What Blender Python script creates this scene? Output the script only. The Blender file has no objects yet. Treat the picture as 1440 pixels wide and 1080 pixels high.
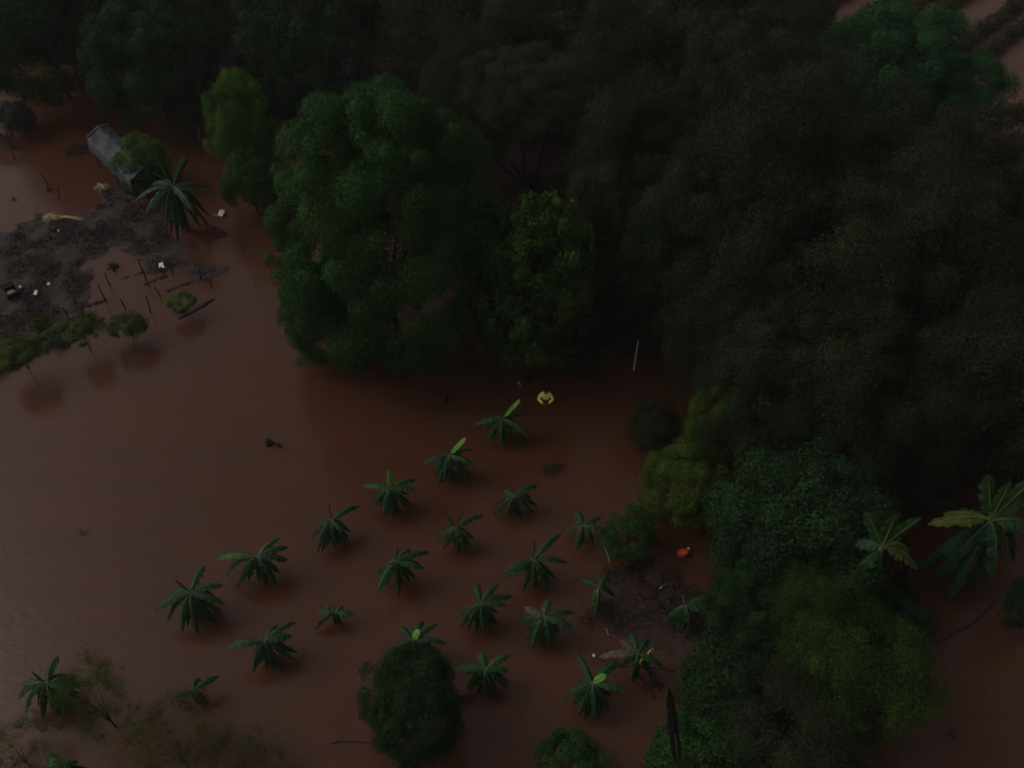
import bpy, bmesh, math, random
import numpy as np
from mathutils import Vector, Matrix
S = bpy.context.scene
C = S.collection
R = math.radians

# ---------------------------------------------------------------- camera
CAM_H, PITCH, F = 30.0, R(47.1), 1250.0            # drone height, tilt below the horizon, focal length in photo pixels
cd = bpy.data.cameras.new('camera'); cam = bpy.data.objects.new('camera', cd); C.objects.link(cam)
cam.location = (0, 0, CAM_H); cam.rotation_euler = (math.pi/2 - PITCH, 0, 0)
cd.sensor_width = 36; cd.lens = F/1440*36; cd.clip_end = 5000; cd.clip_start = .1
S.camera = cam
# ---------------------------------------------------------------- sky, sun, exposure (heavy overcast, late in the day)
SUN_EL, SUN_ROT = R(42), R(-79)
w = bpy.data.worlds.new("World"); S.world = w; w.use_nodes = True
nt = w.node_tree; nt.nodes.clear()
sky = nt.nodes.new('ShaderNodeTexSky'); sky.sky_type = 'NISHITA'; sky.sun_disc = False
sky.sun_elevation = SUN_EL; sky.sun_rotation = SUN_ROT; sky.dust_density = 6; sky.air_density = 1.0; sky.ozone_density = .6
hs = nt.nodes.new('ShaderNodeHueSaturation'); hs.inputs['Saturation'].default_value = .22
tint = nt.nodes.new('ShaderNodeMix'); tint.data_type = 'RGBA'; tint.blend_type = 'MULTIPLY'
tint.inputs[0].default_value = 1; tint.inputs[7].default_value = (1.0, .885, .885, 1)
bg = nt.nodes.new('ShaderNodeBackground'); bg.inputs[1].default_value = .14
out = nt.nodes.new('ShaderNodeOutputWorld')
nt.links.new(sky.outputs[0], hs.inputs['Color']); nt.links.new(hs.outputs[0], tint.inputs[6])
nt.links.new(tint.outputs[2], bg.inputs[0]); nt.links.new(bg.outputs[0], out.inputs[0])
ld = bpy.data.lights.new('sun', 'SUN'); ld.energy = .6; ld.angle = R(35); ld.color = (1, .95, .88)
sun = bpy.data.objects.new('sun', ld); C.objects.link(sun)
sd = Vector((math.sin(SUN_ROT)*math.cos(SUN_EL), math.cos(SUN_ROT)*math.cos(SUN_EL), math.sin(SUN_EL)))
sun.rotation_euler = sd.to_track_quat('Z', 'Y').to_euler()
S.view_settings.view_transform = 'Standard'; S.view_settings.look = 'None'
S.view_settings.gamma = 1; S.view_settings.exposure = -.84
S.cycles.filter_width = 1.8
S.cycles.max_bounces = 4; S.cycles.diffuse_bounces = 4; S.cycles.glossy_bounces = 2

# ---------------------------------------------------------------- helpers
def at(px, py, z=0.0):
    """the point at height z seen at photo pixel (px, py)"""
    fy, fz = math.cos(PITCH), -math.sin(PITCH); uy, uz = math.sin(PITCH), math.cos(PITCH)
    d = Vector((px-720, F*fy - (py-540)*uy, F*fz - (py-540)*uz))
    return Vector((0, 0, CAM_H)) + d*((z-CAM_H)/d.z)
def ppm(p):
    """photo pixels per metre at a point"""
    return F/(Vector(p)-Vector((0, 0, CAM_H))).dot(Vector((0, math.cos(PITCH), -math.sin(PITCH))))
def tag(o, label=None, cat=None, group=None, kind=None):
    if label: o['label'] = label
    if cat: o['category'] = cat
    if group: o['group'] = group
    if kind: o['kind'] = kind
    return o
def empty(name, loc, rz=0, label=None, cat=None, group=None):
    o = bpy.data.objects.new(name, None); C.objects.link(o); o.empty_display_size = .2
    o.location = loc; o.rotation_euler = (0, 0, rz)
    return tag(o, label, cat, group)
def link(name, me, parent=None):
    o = bpy.data.objects.new(name, me); C.objects.link(o)
    if parent: o.parent = parent
    return o
def mesh(name, verts, faces, mats=None, mi=None, smooth=False):
    me = bpy.data.meshes.new(name); me.from_pydata([tuple(v) for v in verts], [], faces)
    for m in (mats or []): me.materials.append(m)
    if mi is not None: me.polygons.foreach_set('material_index', mi)
    if smooth: me.polygons.foreach_set('use_smooth', [True]*len(me.polygons))
    me.update(); return me
def quads(name, V, tone, mats):
    """V: (n,4,3) array of quads with a value 'tone' per face"""
    n = len(V); me = bpy.data.meshes.new(name)
    me.vertices.add(n*4); me.vertices.foreach_set('co', V.reshape(-1).astype(np.float32))
    me.loops.add(n*4); me.loops.foreach_set('vertex_index', np.arange(n*4, dtype=np.int32))
    me.polygons.add(n); me.polygons.foreach_set('loop_start', np.arange(0, n*4, 4, dtype=np.int32))
    a = me.attributes.new('tone', 'FLOAT', 'FACE'); a.data.foreach_set('value', tone.astype(np.float32))
    for m in mats: me.materials.append(m)
    me.update(calc_edges=True); return me
class MB:
    """collects tubes, boxes and strips into one mesh"""
    def __init__(s): s.v, s.f, s.m = [], [], []
    def tube(s, pts, rad, n=7, mi=0, cap=True):
        pts = [Vector(p) for p in pts]
        if not hasattr(rad, '__len__'): rad = [rad]*len(pts)
        b0 = len(s.v)
        for i, p in enumerate(pts):
            t = (pts[min(i+1, len(pts)-1)] - pts[max(i-1, 0)]).normalized()
            a = t.cross(Vector((0.31, .2, .9))).normalized(); b = t.cross(a)
            for k in range(n):
                th = 2*math.pi*k/n; s.v.append(p + (a*math.cos(th)+b*math.sin(th))*rad[i])
        for i in range(len(pts)-1):
            for k in range(n):
                q = b0+i*n; s.f.append((q+k, q+(k+1) % n, q+n+(k+1) % n, q+n+k)); s.m.append(mi)
        if cap:
            s.f.append(tuple(b0+k for k in range(n))[::-1]); s.m.append(mi)
            q = b0+(len(pts)-1)*n; s.f.append(tuple(q+k for k in range(n))); s.m.append(mi)
    def box(s, c, size, rot=None, mi=0, taper=1.0):
        c = Vector(c); rot = rot or Matrix.Identity(3); b = len(s.v)
        for z in (-1, 1):
            for x, y in ((-1, -1), (1, -1), (1, 1), (-1, 1)):
                k = taper if z > 0 else 1
                s.v.append(c + rot @ Vector((x*size[0]/2*k, y*size[1]/2*k, z*size[2]/2)))
        for f in ((0, 3, 2, 1), (4, 5, 6, 7), (0, 1, 5, 4), (1, 2, 6, 5), (2, 3, 7, 6), (3, 0, 4, 7)):
            s.f.append(tuple(b+i for i in f)); s.m.append(mi)
    def build(s, name, mats, parent=None, smooth=False):
        return link(name, mesh(name, s.v, s.f, mats if isinstance(mats, list) else [mats], s.m, smooth), parent)

# ---------------------------------------------------------------- materials
def nodes(name):
    m = bpy.data.materials.new(name); m.use_nodes = True; t = m.node_tree
    return m, t, t.nodes['Principled BSDF']
def plain(name, col, rough=.7, var=.25, scale=6, spec=.3, bump=0):
    """procedural noise-varied paint"""
    m, t, b = nodes(name)
    tc = t.nodes.new('ShaderNodeTexCoord'); n = t.nodes.new('ShaderNodeTexNoise'); n.inputs['Scale'].default_value = scale
    n.inputs['Detail'].default_value = 6
    r = t.nodes.new('ShaderNodeValToRGB'); e = r.color_ramp.elements
    e[0].position = .3; e[1].position = .7
    e[0].color = [c*(1-var) for c in col]+[1]; e[1].color = [min(1, c*(1+var)) for c in col]+[1]
    t.links.new(tc.outputs['Object'], n.inputs['Vector']); t.links.new(n.outputs['Fac'], r.inputs[0]); t.links.new(r.outputs[0], b.inputs['Base Color'])
    b.inputs['Roughness'].default_value = rough; b.inputs['Specular IOR Level'].default_value = spec
    if bump:
        bp = t.nodes.new('ShaderNodeBump'); bp.inputs['Strength'].default_value = bump; bp.inputs['Distance'].default_value = .05
        t.links.new(n.outputs['Fac'], bp.inputs['Height']); t.links.new(bp.outputs[0], b.inputs['Normal'])
    return m
def leafmat(name, dark, mid, light, rough=.6, spec=.10, trans=.35):
    """leaf colour by the per-leaf tone, with some light coming through"""
    m, t, b = nodes(name)
    a = t.nodes.new('ShaderNodeAttribute'); a.attribute_name = 'tone'
    r = t.nodes.new('ShaderNodeValToRGB'); e = r.color_ramp.elements
    e[0].color = list(dark)+[1]; e[1].color = list(light)+[1]; x = e.new(.5); x.color = list(mid)+[1]
    t.links.new(a.outputs['Fac'], r.inputs[0]); t.links.new(r.outputs[0], b.inputs['Base Color'])
    b.inputs['Roughness'].default_value = rough; b.inputs['Specular IOR Level'].default_value = spec
    tr = t.nodes.new('ShaderNodeBsdfTranslucent'); mx = t.nodes.new('ShaderNodeMixShader'); mx.inputs[0].default_value = trans
    t.links.new(r.outputs[0], tr.inputs[0]); t.links.new(b.outputs[0], mx.inputs[1]); t.links.new(tr.outputs[0], mx.inputs[2])
    t.links.new(mx.outputs[0], t.nodes['Material Output'].inputs[0])
    return m
M = {}
M['mango'] = leafmat('mango_leaves', (.013, .048, .012), (.024, .080, .018), (.055, .130, .024))
M['dark'] = leafmat('dark_leaves', (.0085, .031, .0105), (.017, .051, .0165), (.032, .080, .025))
M['brown'] = leafmat('olive_brown_leaves', (0.0175, 0.0210, 0.0105), (0.0315, 0.0368, 0.0175), (0.0595, 0.0648, 0.0315))
M['olive'] = leafmat('olive_green_leaves', (0.0153, 0.0255, 0.0119), (0.0255, 0.0442, 0.0187), (0.0476, 0.0714, 0.0306))
M['light'] = leafmat('light_green_leaves', (.022, .062, .012), (.050, .130, .018), (.11, .22, .026))
M['yellow'] = leafmat('yellow_green_leaves', (.030, .060, .009), (.060, .110, .013), (.11, .165, .022))
M['jack'] = leafmat('broad_tree_leaves', (.017, .054, .013), (.036, .095, .019), (.12, .19, .030))
M['vivid'] = leafmat('vivid_green_leaves', (.009, .048, .014), (.018, .088, .027), (.034, .130, .042))
M['feather'] = leafmat('feathery_green_leaves', (.018, .042, .008), (.036, .074, .012), (.07, .115, .022))
M['grey'] = leafmat('grey_green_leaves', (0.0192, 0.0336, 0.0216), (0.0336, 0.0540, 0.0360), (0.0540, 0.0780, 0.0540))
M['dry'] = leafmat('dry_olive_leaves', (.026, .040, .009), (.050, .068, .013), (.085, .105, .02))
M['crop'] = leafmat('crop_leaves', (0.0220, 0.0280, 0.0140), (0.0420, 0.0460, 0.0220), (0.0700, 0.0700, 0.0340))
M['weed'] = leafmat('weed_leaves', (0.0080, 0.0200, 0.0100), (0.0200, 0.0340, 0.0140), (0.0400, 0.0550, 0.0200))
M['bark'] = plain('dark_bark', (.022, .018, .015), .9, .4, 12)
M['palebark'] = plain('pale_bark', (.035, .03, .022), .9, .3, 12)
M['stem'] = plain('banana_stem', (.045, .060, .022), .6, .4, 9)
def banleaf(name, c, rough=.6, var=.3):
    m, t, b = nodes(name)
    oi = t.nodes.new('ShaderNodeObjectInfo'); tc = t.nodes.new('ShaderNodeTexCoord')
    n = t.nodes.new('ShaderNodeTexNoise'); n.inputs['Scale'].default_value = 5; n.inputs['Detail'].default_value = 5
    mr = t.nodes.new('ShaderNodeMath'); mr.operation = 'ADD'
    r = t.nodes.new('ShaderNodeValToRGB'); e = r.color_ramp.elements
    e[0].position = .45; e[1].position = 1.15 if False else 1.0
    e[0].color = [x*(1-var) for x in c]+[1]; e[1].color = [x*(1+var) for x in c]+[1]
    sc = t.nodes.new('ShaderNodeMath'); sc.operation = 'MULTIPLY'; sc.inputs[1].default_value = .45
    t.links.new(tc.outputs['Object'], n.inputs['Vector']); t.links.new(oi.outputs['Random'], sc.inputs[0])
    t.links.new(sc.outputs[0], mr.inputs[0]); t.links.new(n.outputs['Fac'], mr.inputs[1]); t.links.new(mr.outputs[0], r.inputs[0])
    t.links.new(r.outputs[0], b.inputs['Base Color']); b.inputs['Roughness'].default_value = rough; b.inputs['Specular IOR Level'].default_value = .12
    return m
M['ban'] = banleaf('banana_leaf', (.0115, .044, .0135), .6)
M['ban_b'] = banleaf('young_banana_leaf', (.075, .22, .025), .5)
M['ban_m'] = banleaf('mid_banana_leaf', (.020, .056, .012), .5)
M['ban_d'] = banleaf('dead_banana_leaf', (.060, .055, .042), .9)
M['ban_y'] = banleaf('torn_yellow_banana_leaf', (.048, .068, .012), .6)
M['ban_w'] = banleaf('withered_banana_leaf', (.024, .020, .010), .9)
M['rib'] = plain('banana_midrib', (.030, .062, .030), .5, .2, 5)
M['rib_l'] = plain('pale_midrib', (.08, .12, .03), .5, .2, 5)
M['wood'] = plain('wet_wood', (.026, .018, .016), .8, .4, 9)
M['white'] = plain('white_plastic', (.62, .61, .60), .5, .1, 4)
M['pale'] = plain('pale_dry_wood', (.30, .28, .25), .8, .2, 6)
M['straw'] = plain('wet_straw', (.36, .31, .18), .9, .3, 20)
M['tarp'] = plain('grey_tarpaulin', (.026, .043, .043), .7, .22, 1.6, bump=.5)
M['tarpw'] = plain('whitish_tarpaulin', (.16, .17, .15), .6, .2, 3, bump=.4)
M['blackpl'] = plain('black_plastic', (.012, .012, .013), .4, .2, 4)
M['orange'] = plain('orange_plastic', (.50, .075, .025), .45, .15, 3)
M['maroon'] = plain('dark_maroon_cloth', (.018, .008, .013), .8, .3, 6)

def water_mat():
    m, t, b = nodes('muddy_flood_water')
    tc = t.nodes.new('ShaderNodeTexCoord')
    n = t.nodes.new('ShaderNodeTexNoise'); n.inputs['Scale'].default_value = .045; n.inputs['Detail'].default_value = 5; n.inputs['Distortion'].default_value = .8
    r = t.nodes.new('ShaderNodeValToRGB'); e = r.color_ramp.elements
    e[0].position = .3; e[1].position = .7
    e[0].color = (.047, .0200, .0105, 1); e[1].color = (.070, .0290, .0145, 1)
    t.links.new(tc.outputs['Object'], n.inputs['Vector']); mq = t.nodes.new('ShaderNodeMapping'); mq.inputs['Scale'].default_value = (.22, 1.1, 1); mq.inputs['Rotation'].default_value = (0, 0, -.45)
    nq = t.nodes.new('ShaderNodeTexNoise'); nq.inputs['Scale'].default_value = .55; nq.inputs['Detail'].default_value = 8; nq.inputs['Roughness'].default_value = .65; nq.inputs['Distortion'].default_value = 1.2
    mz = t.nodes.new('ShaderNodeMix'); mz.inputs[0].default_value = .38
    t.links.new(tc.outputs['Object'], mq.inputs[0]); t.links.new(mq.outputs[0], nq.inputs['Vector'])
    t.links.new(n.outputs['Fac'], mz.inputs[2]); t.links.new(nq.outputs['Fac'], mz.inputs[3])
    t.links.new(mz.outputs[0], r.inputs[0]); t.links.new(r.outputs[0], b.inputs['Base Color'])
    b.inputs['Roughness'].default_value = .2; b.inputs['IOR'].default_value = 1.33
    mp = t.nodes.new('ShaderNodeMapping'); mp.inputs['Scale'].default_value = (1, 2.2, 1); mp.inputs['Rotation'].default_value = (0, 0, .3)
    n2 = t.nodes.new('ShaderNodeTexNoise'); n2.inputs['Scale'].default_value = 2.2; n2.inputs['Detail'].default_value = 7; n2.inputs['Roughness'].default_value = .62
    n3 = t.nodes.new('ShaderNodeTexNoise'); n3.inputs['Scale'].default_value = .12; n3.inputs['Detail'].default_value = 3
    mm = t.nodes.new('ShaderNodeMath'); mm.operation = 'MULTIPLY'
    bp = t.nodes.new('ShaderNodeBump'); bp.inputs['Strength'].default_value = .55; bp.inputs['Distance'].default_value = .035
    t.links.new(tc.outputs['Object'], mp.inputs[0]); t.links.new(mp.outputs[0], n2.inputs['Vector']); t.links.new(tc.outputs['Object'], n3.inputs['Vector'])
    t.links.new(n2.outputs['Fac'], mm.inputs[0]); t.links.new(n3.outputs['Fac'], mm.inputs[1]); t.links.new(mm.outputs[0], bp.inputs['Height'])
    t.links.new(bp.outputs[0], b.inputs['Normal'])
    return m
def mud_mat(name, a, bb, wet=.45, s=1.2):
    m, t, b = nodes(name)
    tc = t.nodes.new('ShaderNodeTexCoord')
    n = t.nodes.new('ShaderNodeTexNoise'); n.inputs['Scale'].default_value = s; n.inputs['Detail'].default_value = 10; n.inputs['Roughness'].default_value = .7
    r = t.nodes.new('ShaderNodeValToRGB'); e = r.color_ramp.elements
    e[0].position = .35; e[1].position = .68; e[0].color = list(a)+[1]; e[1].color = list(bb)+[1]
    t.links.new(tc.outputs['Object'], n.inputs['Vector']); t.links.new(n.outputs['Fac'], r.inputs[0]); t.links.new(r.outputs[0], b.inputs['Base Color'])
    b.inputs['Roughness'].default_value = wet; b.inputs['Specular IOR Level'].default_value = .12
    bp = t.nodes.new('ShaderNodeBump'); bp.inputs['Strength'].default_value = .6; bp.inputs['Distance'].default_value = .07
    t.links.new(n.outputs['Fac'], bp.inputs['Height']); t.links.new(bp.outputs[0], b.inputs['Normal'])
    return m
M['water'] = water_mat()
M['mud'] = mud_mat('dark_wet_mud', (.024, .0185, .0165), (.046, .036, .032), .75, 5)
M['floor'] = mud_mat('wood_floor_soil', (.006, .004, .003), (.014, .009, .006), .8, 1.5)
M['mud2'] = mud_mat('brown_debris_mud', (.024, .015, .0115), (.040, .027, .021), .6, 4)

# ---------------------------------------------------------------- water and land
wt = link('flood_water', mesh('flood_water', [(-420, -120, 0), (420, -120, 0), (420, 700, 0), (-420, 700, 0)], [(0, 1, 2, 3)], [M['water']]))
tag(wt, kind='structure')
gd = link('ground', mesh('ground', [(-420, -120, -1.6), (420, -120, -1.6), (420, 700, -1.6), (-420, 700, -1.6)], [(0, 1, 2, 3)], [M['mud']]))
tag(gd, kind='structure')

from mathutils import noise
def fbm(x, y, s, seed=0):
    return noise.fractal(Vector((x*s, y*s, seed*7.3)), .9, 2.1, 5)
def bank(name, poly, mat, top=.22, rough=.22, edge=1.6, step=.16, seed=1, sc=.45):
    """low land rising just above the water inside a pixel polygon, ragged shoreline"""
    P = [at(x, y, 0).to_2d() for x, y in poly]
    x0, x1 = min(p.x for p in P)-3, max(p.x for p in P)+3; y0, y1 = min(p.y for p in P)-3, max(p.y for p in P)+3
    nx, ny = int((x1-x0)/step)+1, int((y1-y0)/step)+1
    X, Y = np.meshgrid(np.linspace(x0, x1, nx), np.linspace(y0, y1, ny))
    inside = np.zeros(X.shape, bool); dist = np.full(X.shape, 1e9)
    for i in range(len(P)):
        a, b = P[i], P[(i+1) % len(P)]
        cond = ((a.y > Y) != (b.y > Y)) & (X < (b.x-a.x)*(Y-a.y)/((b.y-a.y) or 1e-9)+a.x); inside ^= cond
        dx, dy = b.x-a.x, b.y-a.y; t = np.clip(((X-a.x)*dx+(Y-a.y)*dy)/(dx*dx+dy*dy+1e-9), 0, 1)
        dist = np.minimum(dist, np.hypot(X-a.x-t*dx, Y-a.y-t*dy))
    sdist = np.where(inside, dist, -dist)
    Z = np.clip(sdist*np.where(sdist < 0, 2.2, 1)/edge, -6, 1)*top
    nz = np.array([fbm(x, y, sc, seed) + .35*fbm(x, y, sc*5, seed+3) for x, y in zip(X.ravel(), Y.ravel())]).reshape(X.shape)
    Z = Z + nz*rough
    vid = np.full(X.shape, -1); keep = Z > -.35
    V, Fc = [], []
    for j in range(ny):
        for i in range(nx):
            vid[j, i] = len(V); V.append((X[j, i], Y[j, i], max(Z[j, i], -.3)))
    for j in range(ny-1):
        for i in range(nx-1):
            if Z[j:j+2, i:i+2].max() > -.12: Fc.append((vid[j, i], vid[j, i+1], vid[j+1, i+1], vid[j+1, i]))
    o = link(name, mesh(name, V, Fc, [mat], smooth=True)); tag(o, kind='structure')
    return o, (X, Y, Z)
b1, G1 = bank('mud_bank', [(-120, 330), (20, 330), (60, 305), (110, 300), (150, 262), (205, 285), (250, 330), (262, 372), (300, 385), (265, 396), (215, 378), (190, 358), (162, 350), (140, 378), (112, 405), (90, 440), (50, 470), (10, 490), (-120, 520)], M['mud'], top=.15, edge=2.4, rough=.16, seed=2)
b2, G2 = bank('debris_bank', [(805, 880), (850, 840), (880, 790), (935, 800), (1010, 800), (1120, 850), (1120, 960), (960, 945), (860, 935)], M['mud2'], top=.08, rough=.11, edge=1.5, seed=5)
b3, G3 = bank('hedge_bank', [(-120, 500), (0, 470), (90, 438), (150, 432), (180, 440), (140, 462), (80, 482), (0, 515), (-120, 545)], M['mud'], top=.12, seed=8)
b4, G4 = bank('grove_bank', [(960, 940), (1010, 890), (1080, 760), (1180, 700), (1330, 690), (1270, 850), (1290, 960), (1260, 1080), (1000, 1100)], M['mud2'], top=.15, seed=9)

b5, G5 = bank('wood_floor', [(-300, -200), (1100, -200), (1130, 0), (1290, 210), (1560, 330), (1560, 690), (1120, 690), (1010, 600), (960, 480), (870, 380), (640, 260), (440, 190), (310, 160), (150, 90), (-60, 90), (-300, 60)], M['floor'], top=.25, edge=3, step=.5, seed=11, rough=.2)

M['red'] = mud_mat('red_clay', (.040, .012, .008), (.085, .022, .014), .7, 2)
b6, G6 = bank('red_clay_edge', [(228, 318), (262, 312), (306, 322), (318, 330), (300, 338), (262, 350), (236, 340)], M['red'], top=.10, edge=.8, seed=14, rough=.12)

# ---------------------------------------------------------------- foliage meshes (unit crowns)
def rnd_dirs(rg, n):
    v = rg.normal(size=(n, 3)); return v/np.linalg.norm(v, axis=1)[:, None]
def leaf_quads(rg, pos, nrm, L, W, droop=.0):
    n = len(pos); t = np.cross(nrm, rnd_dirs(rg, n)); t /= np.linalg.norm(t, axis=1)[:, None]+1e-9
    t[:, 2] -= droop; t /= np.linalg.norm(t, axis=1)[:, None]
    b = np.cross(nrm, t); b /= np.linalg.norm(b, axis=1)[:, None]+1e-9
    l = (L*rg.uniform(.6, 1.3, n))[:, None]; w_ = (W*rg.uniform(.6, 1.3, n))[:, None]
    nn = np.cross(t, b)
    return np.stack([pos-t*l*.5, pos+b*w_*.5+nn*w_*.15, pos+t*l*.5, pos-b*w_*.5+nn*w_*.15], axis=1)
def crown_mesh(name, seed, nblob, br, nleaf, L, W, mat, fuzz=.16, low=-.55, shape='round', jit=.6, patch=.25, droop=0., lobes=0, lamp=1.):
    """leaf clumps through a crown of unit radius; br = clump radius range"""
    rg = np.random.default_rng(seed)
    shp = shape
    d = rnd_dirs(rg, nblob*6); d = d[d[:, 2] > low][:nblob]; nb = len(d)
    rad = rg.uniform(.62, .86, nb); rad[rg.random(nb) < .22] *= .55
    if lobes:                                                     # big uneven lobes make the outline ragged
        ld_ = rnd_dirs(rg, lobes); a = rg.uniform(-.28, .22, lobes)*lamp
        rad = rad*(1+np.clip(((np.clip(d@ld_.T, 0, 1)**5)*a).sum(1), -.4, .22))
    nsp = nblob//2; isp = rg.choice(nb, nsp, replace=False) if nsp < nb else np.arange(nb)   # small sprays breaking the outline
    rad[isp] = np.minimum(rad[isp]*rg.uniform(1.03, 1.2, len(isp)), .97)
    c = d*rad[:, None]
    if shape == 'dome':
        zz = np.clip(d[:, 2], -.72, 0); k = 1/np.sqrt(1-zz**2)**.8; c[:, :2] *= k[:, None]
    if shape == 'cone':
        k = (1-.45*(c[:, 2:3]+.3)); c[:, :2] *= k
    if shape == 'flat':
        c[:, 2] = np.abs(c[:, 2])*1.0
    r = rg.uniform(br[0], br[1], nb); r[isp] *= rg.uniform(.35, .7, len(isp))
    ct = rg.normal(0, patch, nb)                                  # age of the foliage differs from clump to clump
    pick = rg.choice(nb, nleaf, p=r**2/np.sum(r**2))
    dd = rnd_dirs(rg, nleaf); o = d[pick]
    flip = np.sum(dd*o, axis=1) < -.25; dd[flip] *= -1
    dd[:, 2] += .25; dd /= np.linalg.norm(dd, axis=1)[:, None]
    rr = r[pick]*(1+rg.normal(0, fuzz, nleaf)); inner = rg.random(nleaf) < .22; rr[inner] *= rg.uniform(.3, .9, inner.sum())
    pos = c[pick]+dd*rr[:, None]*np.array([1, 1, .85])
    nrm = dd+rg.normal(0, jit, (nleaf, 3)); nrm /= np.linalg.norm(nrm, axis=1)[:, None]
    V = leaf_quads(rg, pos, nrm, L, W, droop)
    tone = np.clip(.42+ct[pick]+rg.normal(0, .10, nleaf), 0, 1)
    return quads(name, V, tone, [mat])
CR = {
 'mango': crown_mesh('mango_crown', 3, 420, (.115, .19), 260000, .024, .011, M['mango'], fuzz=.10, low=-.9, lobes=10, jit=.38, patch=.13, lamp=.22, shape='dome'),
 'dense1': crown_mesh('dense_crown', 5, 200, (.14, .26), 75000, .036, .018, M['dark'], fuzz=.15, low=-.9, lobes=8, patch=.16, jit=.45, shape='dome'),
 'dense2': crown_mesh('dense_crown_two', 6, 160, (.16, .30), 70000, .038, .020, M['dark'], fuzz=.15, low=-.9, lobes=7, patch=.16, jit=.45, shape='dome'),
 'feath1': crown_mesh('feathery_crown', 7, 170, (.12, .26), 120000, .026, .011, M['brown'], fuzz=.22, low=-.75, lobes=9, jit=.7, patch=.13),
 'feath2': crown_mesh('feathery_crown_two', 8, 140, (.14, .30), 110000, .027, .011, M['brown'], fuzz=.24, low=-.75, lobes=8, jit=.7, patch=.15),
 'feath3': crown_mesh('feathery_crown_three', 9, 190, (.10, .24), 110000, .026, .012, M['olive'], fuzz=.18, low=-.8, lobes=10, jit=.7, patch=.15),
 'jack': crown_mesh('broadleaf_crown', 10, 260, (.07, .16), 50000, .066, .036, M['jack'], fuzz=.38, low=-.9, shape='dome', lobes=7, patch=.2, droop=.2, jit=.5),
 'light': crown_mesh('bushy_crown', 11, 150, (.15, .28), 42000, .045, .024, M['light'], fuzz=.18, low=-.9, lobes=6, patch=.16, jit=.5, shape='dome'),
 'bush1': crown_mesh('shrub_crown', 12, 90, (.18, .34), 16000, .070, .032, M['dark'], fuzz=.16, low=-.7, lobes=5, patch=.18, shape='dome'),
 'bush2': crown_mesh('shrub_crown_two', 13, 40, (.18, .34), 9000, .09, .038, M['yellow'], fuzz=.25, low=-.5, lobes=5, patch=.22),
 'bamboo': crown_mesh('fine_leaf_crown', 14, 130, (.14, .30), 80000, .036, .012, M['feather'], fuzz=.24, low=-.8, lobes=8, jit=.7, patch=.18, droop=.4),
 'sparse': crown_mesh('sparse_crown', 15, 60, (.12, .32), 24000, .030, .011, M['dry'], fuzz=.5, low=-.6, lobes=6, jit=1, patch=.2, droop=.2),
}
def trunk_mesh(name, seed, mat, forks=5, spread=.42, r0=.035, f0=.22, twigs=3):
    """unit-height tapered trunk that forks into limbs"""
    rg = random.Random(seed); b = MB(); lean = (rg.uniform(-.03, .03), rg.uniform(-.03, .03))
    p0 = Vector((0, 0, -.12)); p1 = Vector((lean[0]*.4, lean[1]*.4, f0*.5)); p2 = Vector((lean[0], lean[1], f0))
    b.tube([p0, Vector((0, 0, 0)), p1, p2], [r0*1.5, r0*1.15, r0*.95, r0*.85], 9)
    for k in range(forks):
        a = 2*math.pi*(k+rg.uniform(-.25, .25))/forks; s = spread*rg.uniform(.5, 1); h = rg.uniform(.7, .92)
        q = [p2 - Vector((0, 0, .02)), p2+Vector((math.cos(a)*s*.25, math.sin(a)*s*.25, (h-f0)*.35)),
             p2+Vector((math.cos(a)*s*.6, math.sin(a)*s*.6, (h-f0)*.7)), p2+Vector((math.cos(a)*s, math.sin(a)*s, h-f0))]
        b.tube(q, [r0*.6, r0*.42, r0*.25, r0*.08], 6)
        for j in range(twigs):
            st = q[1+j % 2].lerp(q[2+j % 2], rg.random()); a2 = a+rg.uniform(-1.2, 1.2); l = rg.uniform(.12, .25)
            b.tube([st, st+Vector((math.cos(a2)*l*.5, math.sin(a2)*l*.5, l*.35)), st+Vector((math.cos(a2)*l, math.sin(a2)*l, l*.6))], [r0*.2, r0*.12, r0*.04], 5)
    return mesh(name, b.v, b.f, [mat], smooth=True)
TR = [trunk_mesh('forked_trunk', i, M['bark'], 4+i % 3, r0=.03+.004*(i % 2)) for i in range(4)]
TRP = trunk_mesh('thin_trunk', 9, M['palebark'], 6, .38, .022, .15, 6)
rs = random.Random(77)
def tree(name, px, py, wpx, h, crown, mat, label, cat='tree', group=None, flat=.8, stretch=1.0, trunk=None, up=False):
    """a tree whose crown centre is seen at (px,py), wpx wide, h metres high"""
    zc = h*.5; rz = h*.5; p = at(px, py, zc); r = wpx/2/ppm(p)/.97      # the crown hangs down close to the water
    if up: rz = h*.32; zc = h*.72; p = at(px, py, zc); r = wpx/2/ppm(p)/.97   # bare trunk below
    root = empty(name, (p.x, p.y, 0), 0, label, cat, group)
    me = CR[crown]; c = link('crown', me, root); c.location = (0, 0, zc); c.scale = (r, r*stretch, rz)
    c.rotation_euler = (0, 0, rs.uniform(0, 6.28) if stretch == 1 else 0)
    if mat:
        c.material_slots[0].link = 'OBJECT'; c.material_slots[0].material = M[mat]
    t = link('trunk', trunk or TR[rs.randrange(4)], root); hh = zc+rz*.5; t.scale = (max(r*.9, hh*.5), max(r*.9, hh*.5), hh)
    t.rotation_euler = (0, 0, rs.uniform(0, 6.28))
    return root
GD, GB, GS = 'dark dense trees in the wood', 'brown-green feathery trees in the wood', 'shrubs along the water'
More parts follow.
